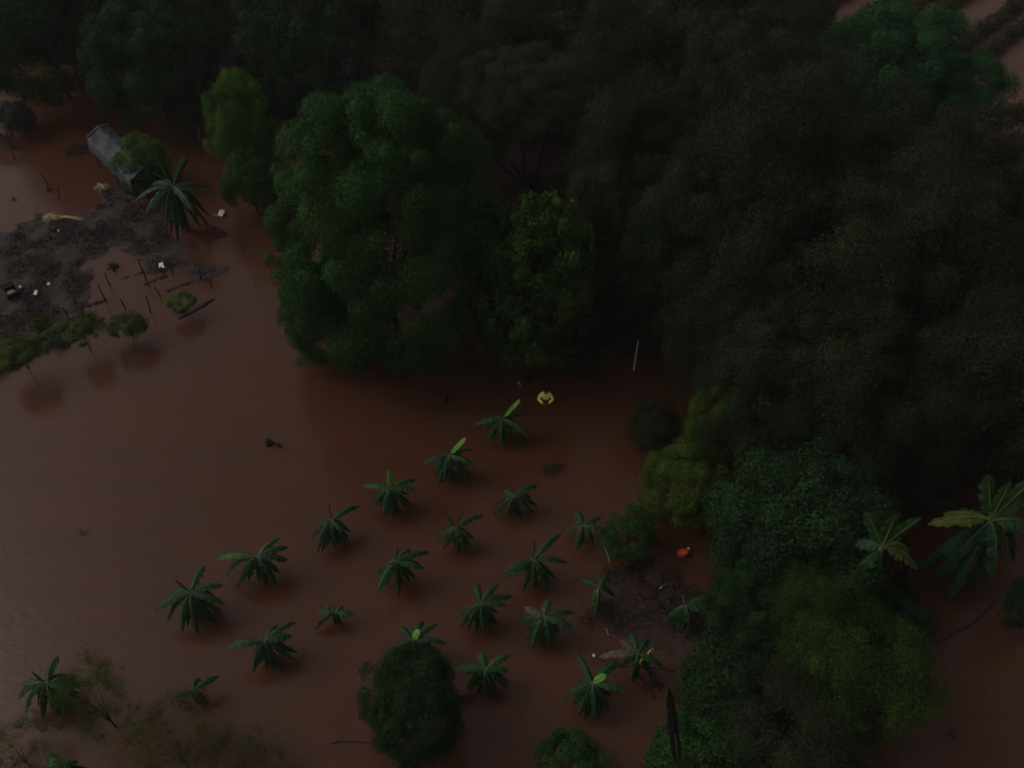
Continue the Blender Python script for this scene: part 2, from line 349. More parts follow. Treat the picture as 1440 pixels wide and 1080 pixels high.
# the big ones that can be told apart
tree('mango_tree', 543, 327, 335, 13.2, 'mango', None, 'huge rounded mid-green tree with cauliflower-like crown standing in the water at the centre left', flat=.72, stretch=.98)
tree('low_leafy_tree', 452, 440, 120, 5.5, 'dense1', 'mango', 'low leafy tree merging with the lower left side of the huge rounded tree', 'tree')
tree('broadleaf_tree', 752, 400, 178, 9.8, 'jack', None, 'large-leaved tree with pointed top and yellow-green tips, below the bare forked trunk', flat=1.25)
tree('broadleaf_tree', 800, 478, 105, 4.5, 'jack', 'dark', 'low dark broad-leaved tree at the water edge, lower right of the pointed yellow-tipped tree', flat=.8)
tree('bright_tree', 342, 185, 100, 7.0, 'light', None, 'bright light-green bushy tree with rounded top beside the dark gap, left of the huge tree', flat=.9)
tree('bush_tree', 352, 258, 80, 4.0, 'bush1', 'mango', 'low dark-green bush at the foot of the bright light-green tree', 'tree', flat=.8)
tree('vivid_tree', 1250, 108, 195, 9.0, 'dense1', 'vivid', 'vivid emerald-green domed tree in front of the crop rows', flat=.75)
tree('vivid_tree', 1352, 152, 112, 7.0, 'dense2', 'vivid', 'smaller vivid green tree below the emerald-green domed tree, beside the right-hand water', flat=.8)
tree('round_tree', 578, 992, 150, 4.2, 'dense2', 'dark', 'dark round bushy tree standing alone in the water among the banana plants', flat=.85)
tree('yellow_green_tree', 1005, 612, 84, 5.6, 'light', 'yellow', 'narrow yellow-green tree against the dark wood', flat=1.3)
tree('yellow_green_tree', 962, 682, 118, 3.6, 'light', 'yellow', 'low wide yellow-green bush below the narrow yellow-green tree', flat=.6)
tree('round_bush', 885, 750, 78, 2.2, 'bush1', 'mango', 'round dark-green bush at the water edge above the debris bank', 'bush', flat=.75)
tree('broad_dark_tree', 1125, 745, 250, 6.2, 'dense2', 'dark', 'wide dark-green tree with glossy clumps, right of the orange container', flat=.55)
tree('broad_dark_tree', 1060, 855, 130, 3.8, 'dense1', 'dark', 'low dark-green tree right of the debris bank', flat=.6)
tree('fine_leaved_tree', 1150, 870, 150, 5.0, 'bamboo', None, 'yellowish-green fine-leaved tree below the wide dark-green tree', flat=.9)
tree('fine_leaved_tree', 1205, 955, 215, 4.8, 'bamboo', None, 'broad fine-leaved green tree beside the dark water at lower right', flat=.6)
tree('fine_leaved_tree', 1110, 1030, 190, 4.0, 'bamboo', 'olive', 'olive-brown fine-leaved thicket tree at the bottom edge', flat=.6)
tree('dark_bush', 1020, 965, 140, 3.2, 'bush1', 'dark', 'dark-green bush just right of the top of the long dark leaf', 'bush', flat=.65)
tree('dark_bush', 990, 1065, 150, 2.4, 'bush1', 'mango', 'low bush at the bottom edge just right of the long leaf', 'bush', flat=.55)
tree('dark_bush', 806, 1078, 105, 1.6, 'bush1', 'mango', 'low bush cut by the bottom edge, halfway between lone round tree and long leaf', 'bush', flat=.6)
tree('dark_bush', 1262, 880, 90, 2.4, 'bush1', 'vivid', 'small blue-green bush under the tattered banana plant', 'bush', flat=.8)
tree('grey_bush', 8, 168, 70, 2.0, 'bush1', 'grey', 'grey-green bush at the left edge, above the leaning posts', 'bush', flat=.7)
tree('dark_bush', 1445, 850, 60, 3.0, 'bush1', 'dark', 'dark bush at the right edge above the dark water', 'bush', flat=.8)
tree('dark_bush', 920, 595, 80, 2.2, 'bush1', 'brown', 'faint brownish bush at the water edge left of the narrow yellow-green tree', 'bush', flat=.6)
# the wood: dark dense trees at the upper left
for px, py, wp, h, cr, mt, lb in [
    (212, 92, 170, 8.0, 'dense1', 'dark', 'dark green tree overhanging the water just above the tarpaulin shelter'),
    (60, 45, 190, 9.0, 'dense2', 'dark', 'very dark tree in the upper left corner of the wood'),
    (150, 15, 170, 9.5, 'feath3', 'olive', 'dark olive tree at the top edge behind the tree over the shelter'),
    (285, 20, 170, 9.0, 'feath3', 'olive', 'dark olive feathery tree at the top edge above the dark gap'),
    (440, 45, 190, 10., 'dense1', 'dark', 'nearly black tree at the top edge left of the brownish tree'),
    (375, 110, 60, 4.0, 'bush1', 'olive', 'small dark tree in the gap behind the bright light-green tree'),
    (790, 40, 190, 10., 'dense2', 'olive', 'dark green tree at the top edge above the forked trunk'),
    (965, 55, 200, 11., 'dense1', 'olive', 'dark green rounded tree near the top edge, left of the emerald tree'),
    (20, -40, 220, 9.5, 'dense2', 'dark', 'dark tree cut by the top edge at the far left'),
    (838, 340, 130, 8.5, 'dense2', 'brown', 'blackish tree just right of the bare forked trunk'),
    (900, 400, 110, 7.5, 'dense1', 'dark', 'blackish tree right of the pointed yellow-tipped tree'),
    ]: tree('dense_tree', px, py, wp, h, cr, mt, lb, group=GD, flat=.75)
# the wood: brown-green feathery trees
for px, py, wp, h, cr, mt, lb in [
    (590, 45, 190, 10.5, 'feath1', 'brown', 'brownish feathery tree behind the top of the huge rounded tree'),
    (665, 165, 130, 9.5, 'feath2', 'olive', 'dull olive tree at the right shoulder of the huge rounded tree'),
    (700, 70, 150, 10., 'feath1', 'brown', 'brownish tree at the top, left of the tree above the forked trunk'),
    (875, 130, 170, 10.5, 'feath2', 'brown', 'brown-green feathery tree up and right of the forked trunk'),
    (1075, 40, 190, 11., 'feath1', 'olive', 'olive feathery tree at the top edge left of the emerald domed tree'),
    (1035, 160, 200, 11.5, 'feath3', 'olive', 'olive feathery crown below the two dark trees at the top'),
    (1165, 205, 190, 11., 'feath1', 'brown', 'brown feathery crown just below the emerald domed tree'),
    (920, 250, 190, 11., 'feath1', 'brown', 'brown-green crown at the left edge of the big wood, right of the forked trunk'),
    (1060, 290, 230, 12., 'feath2', 'brown', 'large brown feathery crown in the middle of the big wood'),
    (1240, 300, 230, 11., 'feath1', 'brown', 'large brown feathery crown left of the two crowns at the right edge'),
    (1390, 290, 190, 10.5, 'feath3', 'brown', 'brown crown at the right edge below the smaller vivid green tree'),
    (975, 370, 190, 10., 'feath3', 'olive', 'olive crown overhanging the water right of the blackish tree'),
    (1130, 430, 240, 11.5, 'feath1', 'brown', 'large brown crown above the narrow yellow-green tree'),
    (1290, 430, 230, 11., 'feath2', 'olive', 'large olive crown in the right part of the wood'),
    (1420, 440, 180, 10., 'feath1', 'brown', 'brown crown cut by the right edge at mid height'),
    (1010, 480, 150, 7.5, 'feath2', 'brown', 'brownish crown at the water edge right of the white pole'),
    (1090, 560, 190, 8.5, 'feath3', 'olive', 'olive crown directly right of the narrow yellow-green tree'),
    (1230, 570, 220, 9.5, 'feath1', 'brown', 'brown crown above the tattered banana plant'),
    (1370, 570, 210, 9.5, 'feath2', 'brown', 'brown crown above the large banana plant at the right edge'),
    (1300, 640, 130, 5.5, 'feath3', 'olive', 'low dark crown between the tattered banana plant and the right-edge banana plant'),
    (1455, 640, 110, 7.0, 'feath3', 'olive', 'dark olive crown cut by the right edge just above the banana plant'),
    ]: tree('feathery_tree', px, py, wp*1.14, h, cr, mt, lb, group=GB, flat=.62)
# bare forked trunk in the gap of the wood
def fork_tree():
    p = at(757, 300, 0); root = empty('forked_tree', p, 0, 'bare dark tree with a forked trunk seen through the gap in the wood', 'tree')
    b = MB(); T = lambda x, y, z: at(x, y, z)-p
    base = Vector((0, 0, -.3)); f = T(748, 272, 1.1)
    b.tube([base, Vector((.03, 0, .3)), f], [.34, .28, .22], 10)
    b.tube([f, T(735, 248, 2.6), T(734, 215, 4.2), T(728, 185, 6.4)], [.2, .17, .13, .07], 8)
    b.tube([f, T(756, 240, 2.8), T(762, 205, 4.6), T(772, 178, 6.6)], [.18, .14, .1, .05], 8)
    b.tube([T(735, 250, 2.5), T(722, 234, 3.2), T(712, 218, 4.2)], [.13, .1, .05], 7)
    b.tube([f, T(725, 250, 1.9), T(706, 236, 2.9), T(698, 225, 3.6)], [.14, .12, .09, .04], 7)
    b.build('trunk', M['bark'], root, True)
    c = link('crown', CR['feath3'], root); c.location = T(748, 125, 8.0); c.scale = (3.3, 3.3, 1.9)
fork_tree()
# saplings and shrubs on the near bank
def sapling(px, py, wpx, h, crown, mat, label, base=None, flat=.6):
    return tree('sapling', px, py, wpx, h, crown, mat, label, 'young tree', 'young trees along the near bank', flat=flat, trunk=TRP, up=True)
sapling(27, 495, 62, 2.0, 'bush2', 'yellow', 'young tree with yellow-green fringe at the left edge, leftmost of the row on the bank')
sapling(117, 470, 44, 1.9, 'bush2', 'yellow', 'young tree with a thin crown and visible trunk, second from the left on the bank')
sapling(179, 456, 52, 1.5, 'bush1', 'feather', 'rounder denser green young tree, third from the left on the bank')
sapling(257, 424, 42, 1.2, 'bush2', 'yellow', 'small yellowish young tree beside the floating dark plank')
for px, py, wp, h, fl, lb in [(133, 985, 110, 4.2, .9, 'sparse olive tree with see-through twigs beside the banana plant at lower left'),
                          (245, 1050, 150, 3.2, .6, 'sparse yellowish tree cut by the bottom edge, centre of the lower left corner'),
                          (340, 1075, 110, 2.0, .5, 'sparse dark olive shrub tree at the bottom edge, right of the yellowish one'),
                          (25, 1060, 110, 2.0, .5, 'thin olive shrub tree in the bottom left corner')]:
    tree('sparse_tree', px, py, wp, h, 'sparse', 'dry' if wp != 110 or px > 300 else 'feather', lb, group='sparse trees at lower left', flat=fl, trunk=TRP)
tree('climbing_bush', 201, 226, 76, 3.2, 'bush1', 'light', 'bright green bush growing over the right end of the grey tarpaulin shelter', 'bush')
tree('climbing_bush', 200, 254, 50, 2.4, 'bush1', 'mango', 'smaller dull green bush below the bright one at the end of the tarpaulin shelter', 'bush')

# ---------------------------------------------------------------- banana plants
def leaf_mesh(C0, T, width, lift, mat, rib, rg, ragged=.3, fold=.45, face=False):
    """banana leaf on an arc from the heart of the plant to its tip; two drooping halves with torn edges"""
    C0, T = Vector(C0), Vector(T); n = 16; L = (T-C0).length
    mid = C0.lerp(T, .5)+Vector((0, 0, lift)); V, Fc, mi = [], [], []
    side = Vector((-(T-C0).y, (T-C0).x, 0))
    if side.length < .15*L: side = Vector((1, rg.uniform(-.5, .5), 0))
    if face: side = (T-C0).cross(Vector((.25, -1, .5)))
    side.normalize(); pts = []
    for i in range(n+1):
        t = i/n; p = C0.lerp(mid, t).lerp(mid.lerp(T, t), t); pts.append(p)
    for s in (-1, 1):
        b0 = len(V)
        for i in range(n+1):
            t = i/n; tan = (pts[min(i+1, n)]-pts[max(i-1, 0)]).normalized()
            up = side.cross(tan).normalized() if side.cross(tan).length > .01 else Vector((0, 0, 1))
            if up.z < 0: up = -up
            prof = max(0, min(1, (t-.10)/.16))**.7*max(0.03, ((1-((t-.45)/.56)**4) if t > .45 else 1))
            wd = width*.5*prof; dr = fold*(1+.3*math.sin(i*1.7+s))
            V.append(pts[i]-up*.004)
            for k, (q, m_) in enumerate(((.5, .8), (1, 1.0))):
                e = wd*q*(1-ragged*rg.random()*(k == 1)); V.append(pts[i]+side*s*e*math.cos(dr*m_)-up*e*math.sin(dr*m_))
            # second copy of the outer vertex makes the torn slits
            e = wd*(1-ragged*rg.random()); V.append(pts[i]+side*s*e*math.cos(dr)-up*e*math.sin(dr)-tan*rg.uniform(0, .45)*L/n)
        for i in range(n):
            a, c = b0+4*i, b0+4*(i+1); torn = rg.random() < ragged*1.3
            Fc.append((a, a+1, c+1, c)); mi.append(0)
            Fc.append((a+1, a+2, (c+3) if torn else c+2, c+1)); mi.append(0)
    b = MB(); b.tube([p+Vector((0, 0, .006)) for p in pts], [max(.004, .028*(1-i/n)**.8*width*2.2) for i in range(n+1)], 5, 1)
    o = len(V); V += b.v; Fc += [tuple(x+o for x in f) for f in b.f]; mi += b.m
    return mesh('leaf', V, Fc, [M[mat], M[rib]], mi)
def banana(px, py, label, tips, h=1.45, fill=6, seed=0, size=1.0, name='banana_plant', group='banana plants standing in the flood', stem=None, wid=.42, lean=(0, 0), fillmat='ban'):
    """tips: (px,py,kind[,mat]) kind u = upright, a = arched, d = hanging to the water, b = bright upright"""
    rg = random.Random(seed*31+5); c = at(px, py, h); root = empty(name, (c.x+lean[0], c.y+lean[1], 0), 0, label, 'banana plant', group)
    org = Vector(root.location); hc = c-org; sc = ppm(c)
    b = MB(); b.tube([Vector((0, 0, -.5)), Vector((0, 0, 0)), hc*.6+Vector((0, 0, .0)), hc], [.13*size, .12*size, .09*size, .055*size], 9)
    b.build('stem', M['stem'], root, True)
    def add(T, mat, width, lift, rib='rib', rag=.3, fold=.45, face=False):
        link('leaf', leaf_mesh(hc, T, width, lift, mat, rib, rg, rag, fold, face), root)
    for tp in tips:
        x, y, k = tp[:3]; mat = tp[3] if len(tp) > 3 else 'ban'
        if k in 'ub':                                             # stands up from the heart
            dx = (x-px)/sc; up = max(.25, (py-y)/sc/math.cos(PITCH)*.85)
            T = hc+Vector((dx, rg.uniform(.05, .3)*size, up))
            # keep the tip where the photograph has it
            add(T, 'ban_b' if k == 'b' else mat, (wid*.62 if k == 'b' else wid*.28)*size, .12*size, 'rib_l' if k == 'b' else 'rib', .08, .25 if k == 'b' else .9)
        elif k == 'w':                                            # broad leaf standing up
            dx = (x-px)/sc; up = (py-y)/sc/math.cos(PITCH)*.9
            add(hc+Vector((dx, rg.uniform(.1, .4)*size, max(.3, up))), mat, wid*size*rg.uniform(.6, .85), .15*size, 'rib_l', .3, .3, True)
        elif k == 'a':
            z = max(.15, h*rg.uniform(.72, .95)); T = at(x, y, z)-org
            ln = (T-hc).length; add(T, mat, wid*size*rg.uniform(.8, 1.05), ln*.32, 'rib_l' if mat in ('ban_m', 'ban_y') else 'rib', .35 if mat != 'ban_y' else .45)
        else:
            z = h*rg.uniform(.12, .3); T = at(x, y, z)-org
            ln = (T-hc).length; add(T, mat, wid*size*rg.uniform(.8, 1.05), ln*.55, 'rib_l' if mat in ('ban_m', 'ban_y') else 'rib', .3, .6)
    nf = fill+(8 if fill > 2 else 3 if fill > 1 else 1)
    for k in range(nf):                                           # lower leaves hanging round the stem
        a = 2*math.pi*(k+rg.random()*.8)/max(nf, 1); rr = rg.uniform(.5, 1.0)*size
        T = Vector((math.cos(a)*rr, math.sin(a)*rr*.85, 0))+Vector((hc.x, hc.y, h*rg.uniform(.02, .5)))
        add(T, 'ban_w' if rg.random() < .13 else fillmat, wid*size*rg.uniform(.8, 1.1), (.42+.22*rg.random())*size, 'rib', .5, .75)
    return root
PL = [
 (362, 784, 'banana plant with a pale-edged leaf reaching left and a lighter leaf rising right', [(304, 786, 'a', 'ban_m'), (394, 756, 'a', 'ban_m'), (406, 769, 'a'), (406, 787, 'a'), (318, 811, 'd'), (334, 828, 'd'), (390, 824, 'd'), (378, 812, 'd')], 1.5, 5),
 (269, 834, 'dense dark banana plant with a jagged leaf pointing left, left of the pale-edged one', [(254, 808, 'u'), (289, 795, 'a'), (314, 822, 'a'), (316, 850, 'a'), (239, 831, 'a'), (216, 860, 'a'), (235, 876, 'd'), (300, 876, 'd'), (256, 890, 'd'), (278, 893, 'd')], 1.5, 7),
 (466, 733, 'banana plant with one thin spear upright and one leaf up to the right', [(467, 705, 'u', 'ban_m'), (507, 711, 'a'), (446, 778, 'd'), (492, 762, 'd'), (470, 772, 'd'), (484, 748, 'a')], 1.3, 5),
 (472, 862, 'tiny half-drowned banana plant with flat small leaves', [(446, 860, 'a'), (497, 864, 'a'), (482, 852, 'a'), (458, 852, 'a'), (470, 880, 'd')], .7, 0),
 (548, 689, 'banana plant with a forked bright leaf standing upright above spread leaves', [(552, 654, 'b'), (547, 664, 'u', 'ban_m'), (508, 683, 'a'), (588, 673, 'a'), (520, 716, 'd'), (540, 726, 'd'), (571, 714, 'd'), (584, 688, 'a')], 1.4, 5),
 (631, 641, 'banana plant with bright leaf up right, between the topmost and the forked-leaf one', [(656, 617, 'b'), (631, 611, 'u'), (592, 655, 'a'), (669, 656, 'a'), (633, 681, 'd'), (664, 632, 'a'), (612, 672, 'd'), (655, 675, 'd')], 1.4, 5),
 (706, 589, 'topmost flooded banana plant, bright leaf up right, nearest the person in yellow', [(732, 563, 'b'), (701, 558, 'u'), (667, 597, 'a'), (743, 582, 'a'), (746, 616, 'a'), (705, 630, 'd'), (725, 626, 'd'), (690, 618, 'd')], 1.4, 4),
 (724, 698, 'small drooping banana plant below the drifting twig tangle', [(709, 690, 'a'), (756, 682, 'a'), (753, 712, 'd'), (714, 731, 'd', 'ban_m'), (730, 728, 'd')], 1.1, 3),
 (640, 743, 'banana plant with a bright yellow-green leaf up to the left', [(630, 714, 'b'), (655, 706, 'u'), (681, 724, 'a'), (623, 773, 'd'), (657, 779, 'd'), (665, 757, 'a')], 1.3, 3),
 (820, 739, 'thin banana plant just left of the round bush', [(809, 716, 'a'), (846, 727, 'a'), (809, 772, 'd'), (857, 750, 'a'), (836, 760, 'd')], 1.1, 2),
 (750, 788, 'banana plant with a brown spear and long leaves left and upper right', [(751, 758, 'u'), (789, 751, 'a'), (707, 807, 'a'), (798, 791, 'a'), (750, 832, 'd', 'ban_m'), (774, 824, 'd'), (738, 826, 'd')], 1.5, 5),
 (842, 827, 'skinny banana plant with a pale stalk at the left edge of the debris bank', [(857, 803, 'a'), (816, 813, 'a'), (864, 837, 'd'), (833, 858, 'd', 'ban_m')], 1.1, 1),
 (764, 867, 'bushy banana plant with a withered leaf to the upper left, below the brown-spear one', [(773, 842, 'a', 'ban_m'), (809, 861, 'a'), (806, 884, 'a'), (737, 854, 'a', 'ban_d'), (748, 914, 'd'), (776, 912, 'd'), (742, 898, 'd'), (798, 876, 'a')], 1.4, 6),
 (557, 790, 'banana plant with a thin curled tip and leaves fanning right, left of centre', [(562, 763, 'u', 'ban_m'), (578, 772, 'a'), (604, 776, 'a'), (597, 800, 'a'), (586, 816, 'd'), (561, 832, 'd'), (531, 832, 'a')], 1.4, 4),
 (675, 850, 'banana plant with a small pale curled heart leaf, up and right of the round tree', [(670, 818, 'a'), (701, 821, 'a'), (722, 838, 'a'), (712, 851, 'a'), (699, 876, 'd'), (668, 893, 'd'), (646, 884, 'd'), (667, 838, 'u', 'ban_y')], 1.4, 5),
 (580, 901, 'banana plant with a light green heart right behind the lone dark round tree', [(595, 872, 'a'), (616, 877, 'a'), (629, 905, 'a'), (560, 880, 'a'), (541, 925, 'a'), (621, 924, 'd'), (590, 892, 'b')], 1.5, 4),
 (682, 942, 'banana plant touching the right side of the lone dark round tree', [(638, 942, 'a'), (677, 916, 'a'), (719, 920, 'a', 'ban_m'), (717, 943, 'a'), (716, 960, 'd'), (684, 978, 'd'), (655, 968, 'd')], 1.3, 5),
 (372, 902, 'banana plant with one leaf straight left, below the pale-edged one', [(317, 911, 'a'), (417, 874, 'a'), (390, 878, 'a'), (411, 894, 'a'), (410, 916, 'd'), (388, 938, 'd'), (356, 948, 'd')], 1.4, 5),
 (66, 962, 'spiky dark banana plant at the far lower left', [(82, 922, 'a'), (110, 952, 'a'), (28, 962, 'a'), (26, 985, 'd'), (105, 972, 'a'), (36, 1005, 'd'), (95, 990, 'd'), (60, 1012, 'd'), (57, 935, 'u')], 1.5, 7),
 (272, 972, 'scrawny half-drowned banana plant with one jagged leaf, above the sparse yellowish tree', [(246, 981, 'a'), (307, 950, 'a'), (278, 990, 'd'), (294, 990, 'd')], .8, 0),
 (832, 962, 'banana plant with a broad glowing green young leaf at its heart', [(852, 954, 'b'), (811, 918, 'a'), (869, 930, 'a'), (884, 972, 'a'), (801, 975, 'a'), (812, 1008, 'd'), (838, 1014, 'd'), (858, 1000, 'd'), (806, 990, 'd')], 1.5, 5),
 (896, 920, 'banana plant with yellow flower strands and a grey dead leaf on the debris bank', [(842, 924, 'a', 'ban_d'), (934, 938, 'a'), (887, 888, 'a'), (892, 962, 'd'), (872, 900, 'a', 'ban_d'), (912, 898, 'a')], 1.5, 2),
 (963, 852, 'banana plant with yellow-green heart, leaves reaching right, right end of the debris bank', [(1009, 842, 'a'), (1006, 866, 'a'), (971, 896, 'd'), (944, 882, 'd'), (960, 842, 'u', 'ban_y')], 1.5, 2),
 (82, 1079, 'banana plant cut off by the bottom edge in the lower left', [(108, 1070, 'a'), (68, 1060, 'a'), (74, 1076, 'b'), (55, 1090, 'd')], 1.3, 3),
]
for i, (x, y, lb, tips, h, fl) in enumerate(PL):
    banana(x, y, lb, tips, h, fl, seed=i+1)
big = banana(243, 262, 'tall banana plant with long arching leaves beside the tarpaulin shelter', [(222, 214, 'u', 'ban_m'), (271, 232, 'w', 'ban_m'), (206, 300, 'a'), (234, 290, 'd'), (274, 300, 'a'), (296, 264, 'a'), (292, 274, 'a', 'ban_d'), (212, 262, 'a'), (190, 282, 'a'), (240, 318, 'd'), (262, 312, 'd'), (258, 326, 'd'), (218, 246, 'u')], 3.0, 7, seed=60, size=1.75, wid=.34, group='large banana plants', name='banana_plant')
banana(1240, 770, 'large tattered yellowish banana plant with torn leaves and a tall stem, at lower right', [(1206, 728, 'w', 'ban_m'), (1243, 722, 'w', 'ban_m'), (1284, 732, 'w', 'ban_m'), (1292, 800, 'a', 'ban_y'), (1274, 832, 'd', 'ban_y'), (1222, 830, 'd', 'ban_y'), (1196, 760, 'a'), (1262, 745, 'a', 'ban_m')], 5.4, 2, seed=61, size=1.6, wid=.54, group='large banana plants', fillmat='ban')
banana(1392, 732, 'largest banana plant with broad light-green leaves at the right edge', [(1364, 672, 'w', 'ban_m'), (1396, 675, 'w', 'ban_m'), (1434, 680, 'w', 'ban_m'), (1304, 738, 'a', 'ban_y'), (1326, 722, 'a', 'ban_m'), (1392, 798, 'd', 'ban_y'), (1368, 776, 'd', 'ban_m'), (1425, 790, 'd', 'ban_m'), (1450, 740, 'a', 'ban_m'), (1440, 700, 'a', 'ban_m')], 4.2, 4, seed=62, size=1.7, wid=.56, group='large banana plants', fillmat='ban')
# yellow strands hanging from one banana plant
fl = bpy.data.objects.get('banana_plant.021')
for o in [x for x in C.objects if str(x.get('label', '')).startswith('banana plant with yellow flower')]:
    b = MB(); g = at(904, 918, 1.5)-Vector(o.location); rg = random.Random(4)
    for k in range(9):
        p = at(902+k*1.9, 926-k*1.9, 1.45)-Vector(o.location); b.tube([p, p+Vector((rg.uniform(-.05, .05), -.05, -.06)), p+Vector((rg.uniform(-.06, .06), -.1, -.2))], [.012, .018, .006], 6)
    b.build('flower_strand', plain('yellow_flower', (.45, .42, .06), .6), o)
# the long dark leaf rising from below the frame
def spear():
    p = at(962, 1160, 0); root = empty('leaf_stalk', p, 0, 'single long dark leaf blade on a stalk rising from the bottom edge', 'leaf')
    rg = random.Random(8); T = at(941, 966, 4.6)-p; m_ = at(955, 1075, 2.4)-p
    b = MB(); b.tube([Vector((0, 0, -.5)), m_*.6, m_, m_.lerp(T, .4)], [.07, .06, .05, .03], 8); b.build('stalk', M['rib_dk'], root, True)
    link('blade', leaf_mesh(m_*.8, T, .34, -.1, 'ban_dk', 'rib_dk', rg, .05, .3, True), root)
M['ban_dk'] = banleaf('dark_banana_leaf', (.005, .006, .004), .8); M['rib_dk'] = plain('dark_midrib', (.006, .007, .005))
spear()
st = empty('banana_stump', at(652, 1082, 0), 0, 'broken brownish banana stub at the bottom edge right of the lone round tree', 'plant stub')
for k, (tx, ty) in enumerate(((642, 1056), (656, 1062))):
    link('leaf', leaf_mesh(Vector((0, 0, .1)), at(tx, ty, .7)-Vector(st.location), .14, .1, 'ban_d' if k else 'ban_m', 'rib', random.Random(k), .1), st)

# ---------------------------------------------------------------- tarpaulin shelter
def shelter():
    A = at(121, 194, 1.9); Bc = at(153, 175, 2.0); E = at(184, 256, 1.8); L = E-A; L.z = 0; Wd = Bc-A; Wd.z = 0
    org = Vector((A.x, A.y, 0)); root = empty('tarpaulin_shelter', org, 0, 'grey-blue tarpaulin shelter with sagging roof standing in the brown water', 'shelter')
    V, Fc = [], []; nu, nv = 40, 26; rg = random.Random(2)
    down = Vector((0, 0, -1))
    for i in range(nu+1):
        u = i/nu
        for j in range(nv+1):
            v = j/nv
            if v < .22:                                           # skirt hanging on the long side
                q = v/.22; base = A+L*u; p = base+down*(1-q)*.75 - Wd.normalized()*.10*(1-q)
            elif v < .82:
                q = (v-.22)/.6; p = A+L*u+Wd*q; ridge = 1-abs(q-.62)/(.62 if q < .62 else .38); p.z = 1.9+.26*ridge
                p.z -= .10*math.sin(math.pi*u*3)**2*(1-ridge*.4)
                p += L.normalized()*(.22*math.sin(math.pi*min(q/.62, 1)) if u < .01 else 0)*1.0 if i == 0 else Vector()
            else:
                q = (v-.82)/.18; p = A+L*u+Wd+down*.6*q+Wd.normalized()*.12*q
            p = p+Vector((fbm(p.x, p.y, 1.1, 2)*.06, fbm(p.x, p.y, 1.3, 5)*.06, fbm(p.x+3, p.y+p.z, 1.5, 4)*.11))
            V.append(p-org)
    for i in range(nu):
        for j in range(nv):
            a = i*(nv+1)+j; Fc.append((a, a+1, a+nv+2, a+nv+1))
    o = link('tarpaulin', mesh('tarpaulin', V, Fc, [M['tarp']], smooth=True), root)
    md = o.modifiers.new('thick', 'SOLIDIFY'); md.thickness = .015
    for u in (.03, .5, .97):
        for q in (.05, .93):
            p = A+L*u+Wd*q; b = MB(); b.tube([(p.x-org.x, p.y-org.y, -.6), (p.x-org.x, p.y-org.y, 1.85)], .04, 8); b.build('post', M['palebark'], root)
    # crumpled whitish flap at the right corner
    Q = at(180, 203, 1.9); V, Fc = [], []; n = 9
    for i in range(n):
        for j in range(n):
            x, y = (i/(n-1)-.5)*.45, (j/(n-1)-.5)*.75
            V.append(Q-org+Vector((x, y, .12*math.sin(i*1.3)+.12*fbm(x*4, y*4, 1, 9)+.15-.9*x*x)))
    for i in range(n-1):
        for j in range(n-1): a = i*n+j; Fc.append((a, a+1, a+n+1, a+n))
    f = link('flap', mesh('flap', V, Fc, [M['tarpw']], smooth=True), root); md = f.modifiers.new('thick', 'SOLIDIFY'); md.thickness = .015
    f['label'] = 'crumpled whitish corner of the tarpaulin'
    b = MB(); p0, p1 = A+Wd*.0, A+Wd*1.0
    b.tube([A-org+Vector((0, 0, .03)), A+Wd*.62-org+Vector((0, 0, .30)), A+Wd-org+Vector((0, 0, .12))], .03, 6)
    b.build('edge_pole', M['tarpw'], root)
shelter()

# ---------------------------------------------------------------- posts and poles
def post(x0, y0, x1, y1, label, r=.035, mat='wood', cat='post', name='fence_post', group='dark fence posts standing in the shallow water', straight=False):
    """top pixel (x0,y0), foot pixel (x1,y1)"""
    f = at(x1, y1, 0); root = empty(name, f, 0, label, cat, group); rg = random.Random(int(x0*7+y0))
    hgt = max(.35, (y1-y0)/ppm(f)/math.cos(PITCH)*.93); T = at(x0, y0, hgt)-f
    T = Vector((T.x, T.y, hgt)); b = MB()
    n = 6; pts = [Vector((0, 0, 0))-T.normalized()*.4]+[T*(i/n)+(Vector((rg.uniform(-.012, .012), rg.uniform(-.012, .012), 0)) if not straight else Vector()) for i in range(n+1)]
    b.tube(pts, [r*1.1]+[r*(1.08-.25*i/n) for i in range(n+1)], 8)
    o = b.build('shaft', M[mat], root, True)
    if not straight:
        b = MB(); q = T*.8; b.tube([q+Vector((-.05, 0, .01)), q+Vector((0, -.05, .0)), q+Vector((.05, 0, -.01))], .012, 5); b.build('wire_tie', M['wood'], root)
    return root
